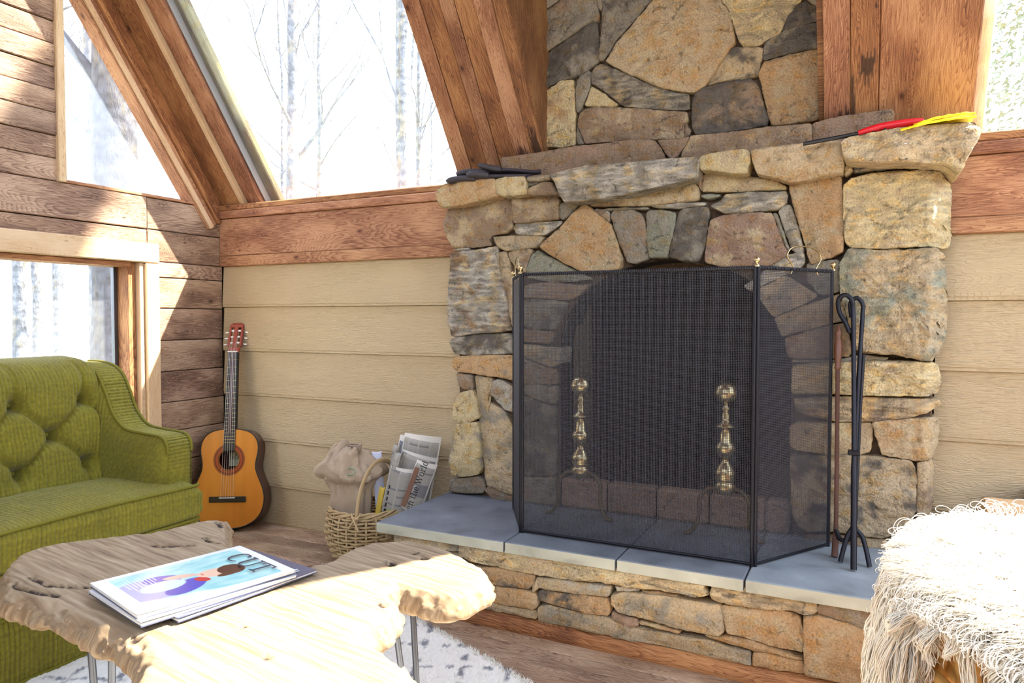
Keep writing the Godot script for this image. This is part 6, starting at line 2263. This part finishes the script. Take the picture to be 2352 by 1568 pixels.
	["f", 115, 0, "BT", 0, [2395, 828, 2392, 840, 2447, 857, 2507, 877, 2551, 884, 2561, 832, 2563, 792, 2508, 786, 2409, 783, 2398, 799]],
	["f", 115, 0, "LT", 0, [2410, 778, 2522, 781, 2566, 790, 2590, 798, 2659, 790, 2652, 782, 2560, 775, 2494, 772, 2413, 771]],
	["f", 115, 15, "YT", 2, [2414, 763, 2509, 772, 2572, 777, 2646, 781, 2718, 783, 2758, 780, 2775, 773, 2783, 746, 2785, 724, 2779, 701, 2751, 690, 2648, 687, 2523, 687, 2415, 683]],
	["f", 115, 0, "TB", 1, [2419, 667, 2523, 677, 2590, 679, 2749, 683, 2778, 677, 2789, 664, 2772, 657, 2753, 646, 2704, 627, 2652, 617, 2530, 607, 2458, 617, 2426, 636]],
	["f", 115, 0, "TY", 0, [2409, 585, 2427, 598, 2530, 602, 2618, 610, 2621, 576, 2617, 531, 2590, 516, 2531, 511, 2424, 518, 2412, 531]],
	["f", 115, 10, "TO", 0, [2622, 612, 2638, 615, 2671, 620, 2751, 630, 2774, 629, 2784, 612, 2779, 567, 2767, 523, 2729, 517, 2648, 524, 2632, 569]],
	["f", 115, 15, "TD", 0, [2412, 501, 2531, 508, 2582, 516, 2632, 516, 2713, 514, 2725, 495, 2728, 440, 2725, 376, 2711, 338, 2676, 309, 2643, 296, 2585, 297, 2534, 300, 2462, 289, 2435, 302, 2419, 341]],
	["f", 115, 0, "TB", 0, [2730, 508, 2768, 516, 2773, 478, 2770, 414, 2768, 380, 2763, 291, 2732, 286]],
	["f", 115, 0, "BT", 0, [2454, 275, 2534, 286, 2594, 289, 2717, 289, 2716, 254, 2623, 249, 2455, 247]],
	["f", 115, 12, "LB", 1, [1276, 1125, 1353, 1134, 1455, 1144, 1462, 1064, 1482, 999, 1502, 916, 1511, 857, 1455, 851, 1380, 847, 1303, 834, 1275, 837, 1261, 892, 1261, 978, 1268, 1064]],
	["f", 115, 0, "TB", 0, [1459, 1124, 1489, 1126, 1502, 1093, 1509, 1040, 1515, 975, 1515, 869, 1499, 916, 1482, 958, 1466, 1041]],
	["f", 115, 0, "TB", 0, [1496, 1123, 1531, 1130, 1582, 1132, 1586, 1122, 1568, 1089, 1561, 1052, 1531, 1066, 1508, 1096]],
	["f", 115, 0, "NG", 0, [1591, 1113, 1609, 1125, 1636, 1107, 1702, 1077, 1758, 1049, 1800, 1026, 1737, 1018, 1649, 1022, 1566, 1036, 1566, 1065, 1577, 1097]],
	["f", 115, 0, "LG", 0, [1272, 1139, 1305, 1148, 1340, 1147, 1340, 1138, 1300, 1134]],
	["f", 115, 0, "DL", 0, [1264, 809, 1282, 828, 1373, 841, 1502, 845, 1519, 834, 1519, 777, 1435, 772, 1324, 767, 1282, 772]],
	["f", 115, 0, "OG", 0, [1271, 738, 1289, 760, 1373, 768, 1505, 771, 1519, 763, 1519, 683, 1462, 692, 1373, 701, 1296, 705, 1274, 719]],
	["f", 115, 0, "BG", 0, [1289, 701, 1352, 694, 1356, 646, 1324, 644, 1296, 658]],
	["f", 115, 10, "YT", 0, [1284, 597, 1302, 629, 1358, 644, 1375, 614, 1385, 548, 1337, 526, 1287, 529, 1280, 553]],
	["f", 115, 15, "YG", 0, [1283, 480, 1297, 518, 1381, 530, 1392, 494, 1398, 373, 1381, 347, 1318, 332, 1275, 337, 1268, 386]],
	["f", 115, 0, "TG", 0, [1363, 692, 1421, 688, 1435, 682, 1414, 603, 1482, 576, 1522, 501, 1529, 383, 1529, 287, 1448, 302, 1414, 311, 1400, 407, 1380, 552]],
	["f", 115, 0, "LB", 0, [1435, 679, 1455, 686, 1522, 659, 1525, 573, 1482, 582, 1425, 634]],
	["f", 115, 0, "GB", 0, [1262, 314, 1373, 337, 1397, 327, 1407, 298, 1393, 278, 1302, 271, 1262, 276]],
	["f", 115, 0, "BG", 0, [1404, 291, 1421, 308, 1482, 294, 1529, 281, 1525, 262, 1435, 264]],
	["f", 115, 0, "BG", 0, [1519, 979, 1573, 1012, 1663, 1018, 1771, 1006, 1791, 1010, 1751, 971, 1710, 957, 1648, 963, 1524, 966]],
	["f", 115, 0, "GD", 0, [1524, 961, 1648, 959, 1708, 950, 1695, 914, 1664, 861, 1595, 861, 1530, 875]],
	["f", 115, 0, "BG", 0, [1519, 865, 1664, 852, 1648, 813, 1519, 820]],
	["f", 115, 0, "GT", 0, [1519, 811, 1690, 799, 1687, 751, 1653, 733, 1611, 749, 1519, 773]],
	["f", 115, 0, "BG", 0, [1519, 763, 1552, 762, 1616, 739, 1674, 726, 1677, 678, 1595, 672, 1519, 676]],
	["f", 115, 0, "GD", 0, [1519, 671, 1675, 671, 1675, 620, 1664, 607, 1519, 649]],
	["f", 115, 0, "DG", 0, [1519, 644, 1617, 615, 1670, 600, 1672, 467, 1670, 369, 1595, 359, 1519, 354]],
	["f", 115, 0, "GB", 0, [1519, 347, 1670, 362, 1673, 296, 1668, 271, 1519, 264]],
	["w", 495, 0, "TG", 0, [1289, 245, 1396, 247, 1516, 244, 1521, 233, 1520, 201, 1400, 192, 1288, 184]],
	["w", 495, 0, "GB", 0, [1288, 180, 1400, 188, 1518, 197, 1533, 180, 1524, 147, 1288, 114]],
	["w", 495, 0, "BG", 0, [1288, 110, 1515, 142, 1517, 67, 1287, 36]],
	["w", 495, 10, "TY", 2, [1531, 246, 1689, 252, 1796, 249, 1893, 245, 2022, 246, 2169, 242, 2249, 241, 2242, 220, 2259, 207, 2236, 199, 2136, 192, 2076, 188, 1990, 188, 1894, 183, 1784, 175, 1693, 177, 1614, 179, 1566, 184, 1530, 194]],
	["w", 495, 0, "OD", 0, [1533, 172, 1604, 167, 1647, 174, 1710, 175, 1771, 171, 1767, 152, 1751, 127, 1689, 124, 1625, 119, 1533, 117]],
	["w", 495, 0, "TL", 0, [1781, 167, 1851, 175, 1885, 172, 1964, 179, 1997, 181, 1990, 148, 1946, 142, 1889, 140, 1831, 137, 1783, 138]],
	["w", 495, 0, "TO", 0, [1767, 148, 1779, 165, 1785, 144, 1767, 120, 1761, 125]],
	["w", 495, 0, "OT", 0, [1533, 109, 1604, 110, 1689, 120, 1759, 123, 1777, 113, 1777, 79, 1767, 70, 1689, 69, 1604, 71, 1533, 70]],
	["w", 495, 0, "OD", 0, [1781, 125, 1795, 134, 1851, 133, 1912, 138, 1987, 144, 1994, 115, 1987, 94, 1927, 90, 1831, 96, 1783, 103]],
	["w", 495, 0, "TB", 0, [1524, 63, 1582, 67, 1689, 65, 1775, 70, 1777, 46, 1689, 44, 1524, 45]],
	["w", 495, 0, "TG", 0, [1782, 82, 1811, 93, 1890, 89, 1990, 90, 2020, 81, 2065, 76, 2168, 79, 2255, 83, 2300, 75, 2355, 74, 2359, 41, 2268, 39, 2134, 41, 1993, 41, 1927, 42, 1782, 40]],
	["w", 495, 10, "TG", 0, [2000, 155, 2032, 171, 2102, 176, 2170, 178, 2281, 183, 2286, 156, 2291, 111, 2269, 100, 2191, 101, 2103, 108, 2018, 113, 2000, 134]],
	["w", 495, 0, "LG", 0, [2007, 183, 2064, 187, 2075, 179, 2014, 166]],
	["w", 495, 0, "OT", 0, [2078, 181, 2178, 185, 2168, 179, 2099, 172]],
	["w", 495, 8, "TL", 1, [2263, 243, 2277, 247, 2330, 249, 2421, 250, 2507, 249, 2505, 199, 2480, 191, 2445, 197, 2377, 191, 2331, 189, 2284, 189, 2261, 197]],
	["w", 495, 0, "OT", 0, [2286, 177, 2345, 184, 2376, 185, 2450, 189, 2465, 182, 2477, 147, 2475, 99, 2422, 97, 2352, 106, 2299, 108, 2292, 143]],
	["w", 495, 0, "OY", 0, [2241, 93, 2299, 102, 2349, 100, 2422, 94, 2478, 84, 2478, 79, 2392, 78, 2299, 82]],
	["w", 495, 0, "OT", 0, [2365, 72, 2392, 78, 2478, 76, 2478, 46, 2422, 43, 2360, 42]],
	["w", 495, 0, "BG", 0, [2508, 200, 2513, 241, 2532, 248, 2620, 245, 2696, 241, 2697, 169, 2621, 178, 2591, 185, 2536, 193]],
	["w", 495, 10, "OT", 0, [2480, 189, 2508, 197, 2536, 192, 2605, 182, 2621, 179, 2671, 174, 2709, 170, 2711, 43, 2623, 46, 2552, 48, 2482, 48, 2479, 145]],
	["w", 495, 0, "RB", 0, [1998, 109, 2023, 103, 2070, 101, 2073, 84, 2038, 71, 2002, 81]],
	["w", 495, 0, "OY", 0, [2072, 98, 2182, 93, 2179, 83, 2075, 88]],
	["w", 495, 0, "TB", 0, [2701, 238, 2771, 234, 2773, 161, 2702, 167]],
	["w", 495, 0, "OT", 0, [2715, 164, 2773, 159, 2775, 54, 2717, 40]],
]
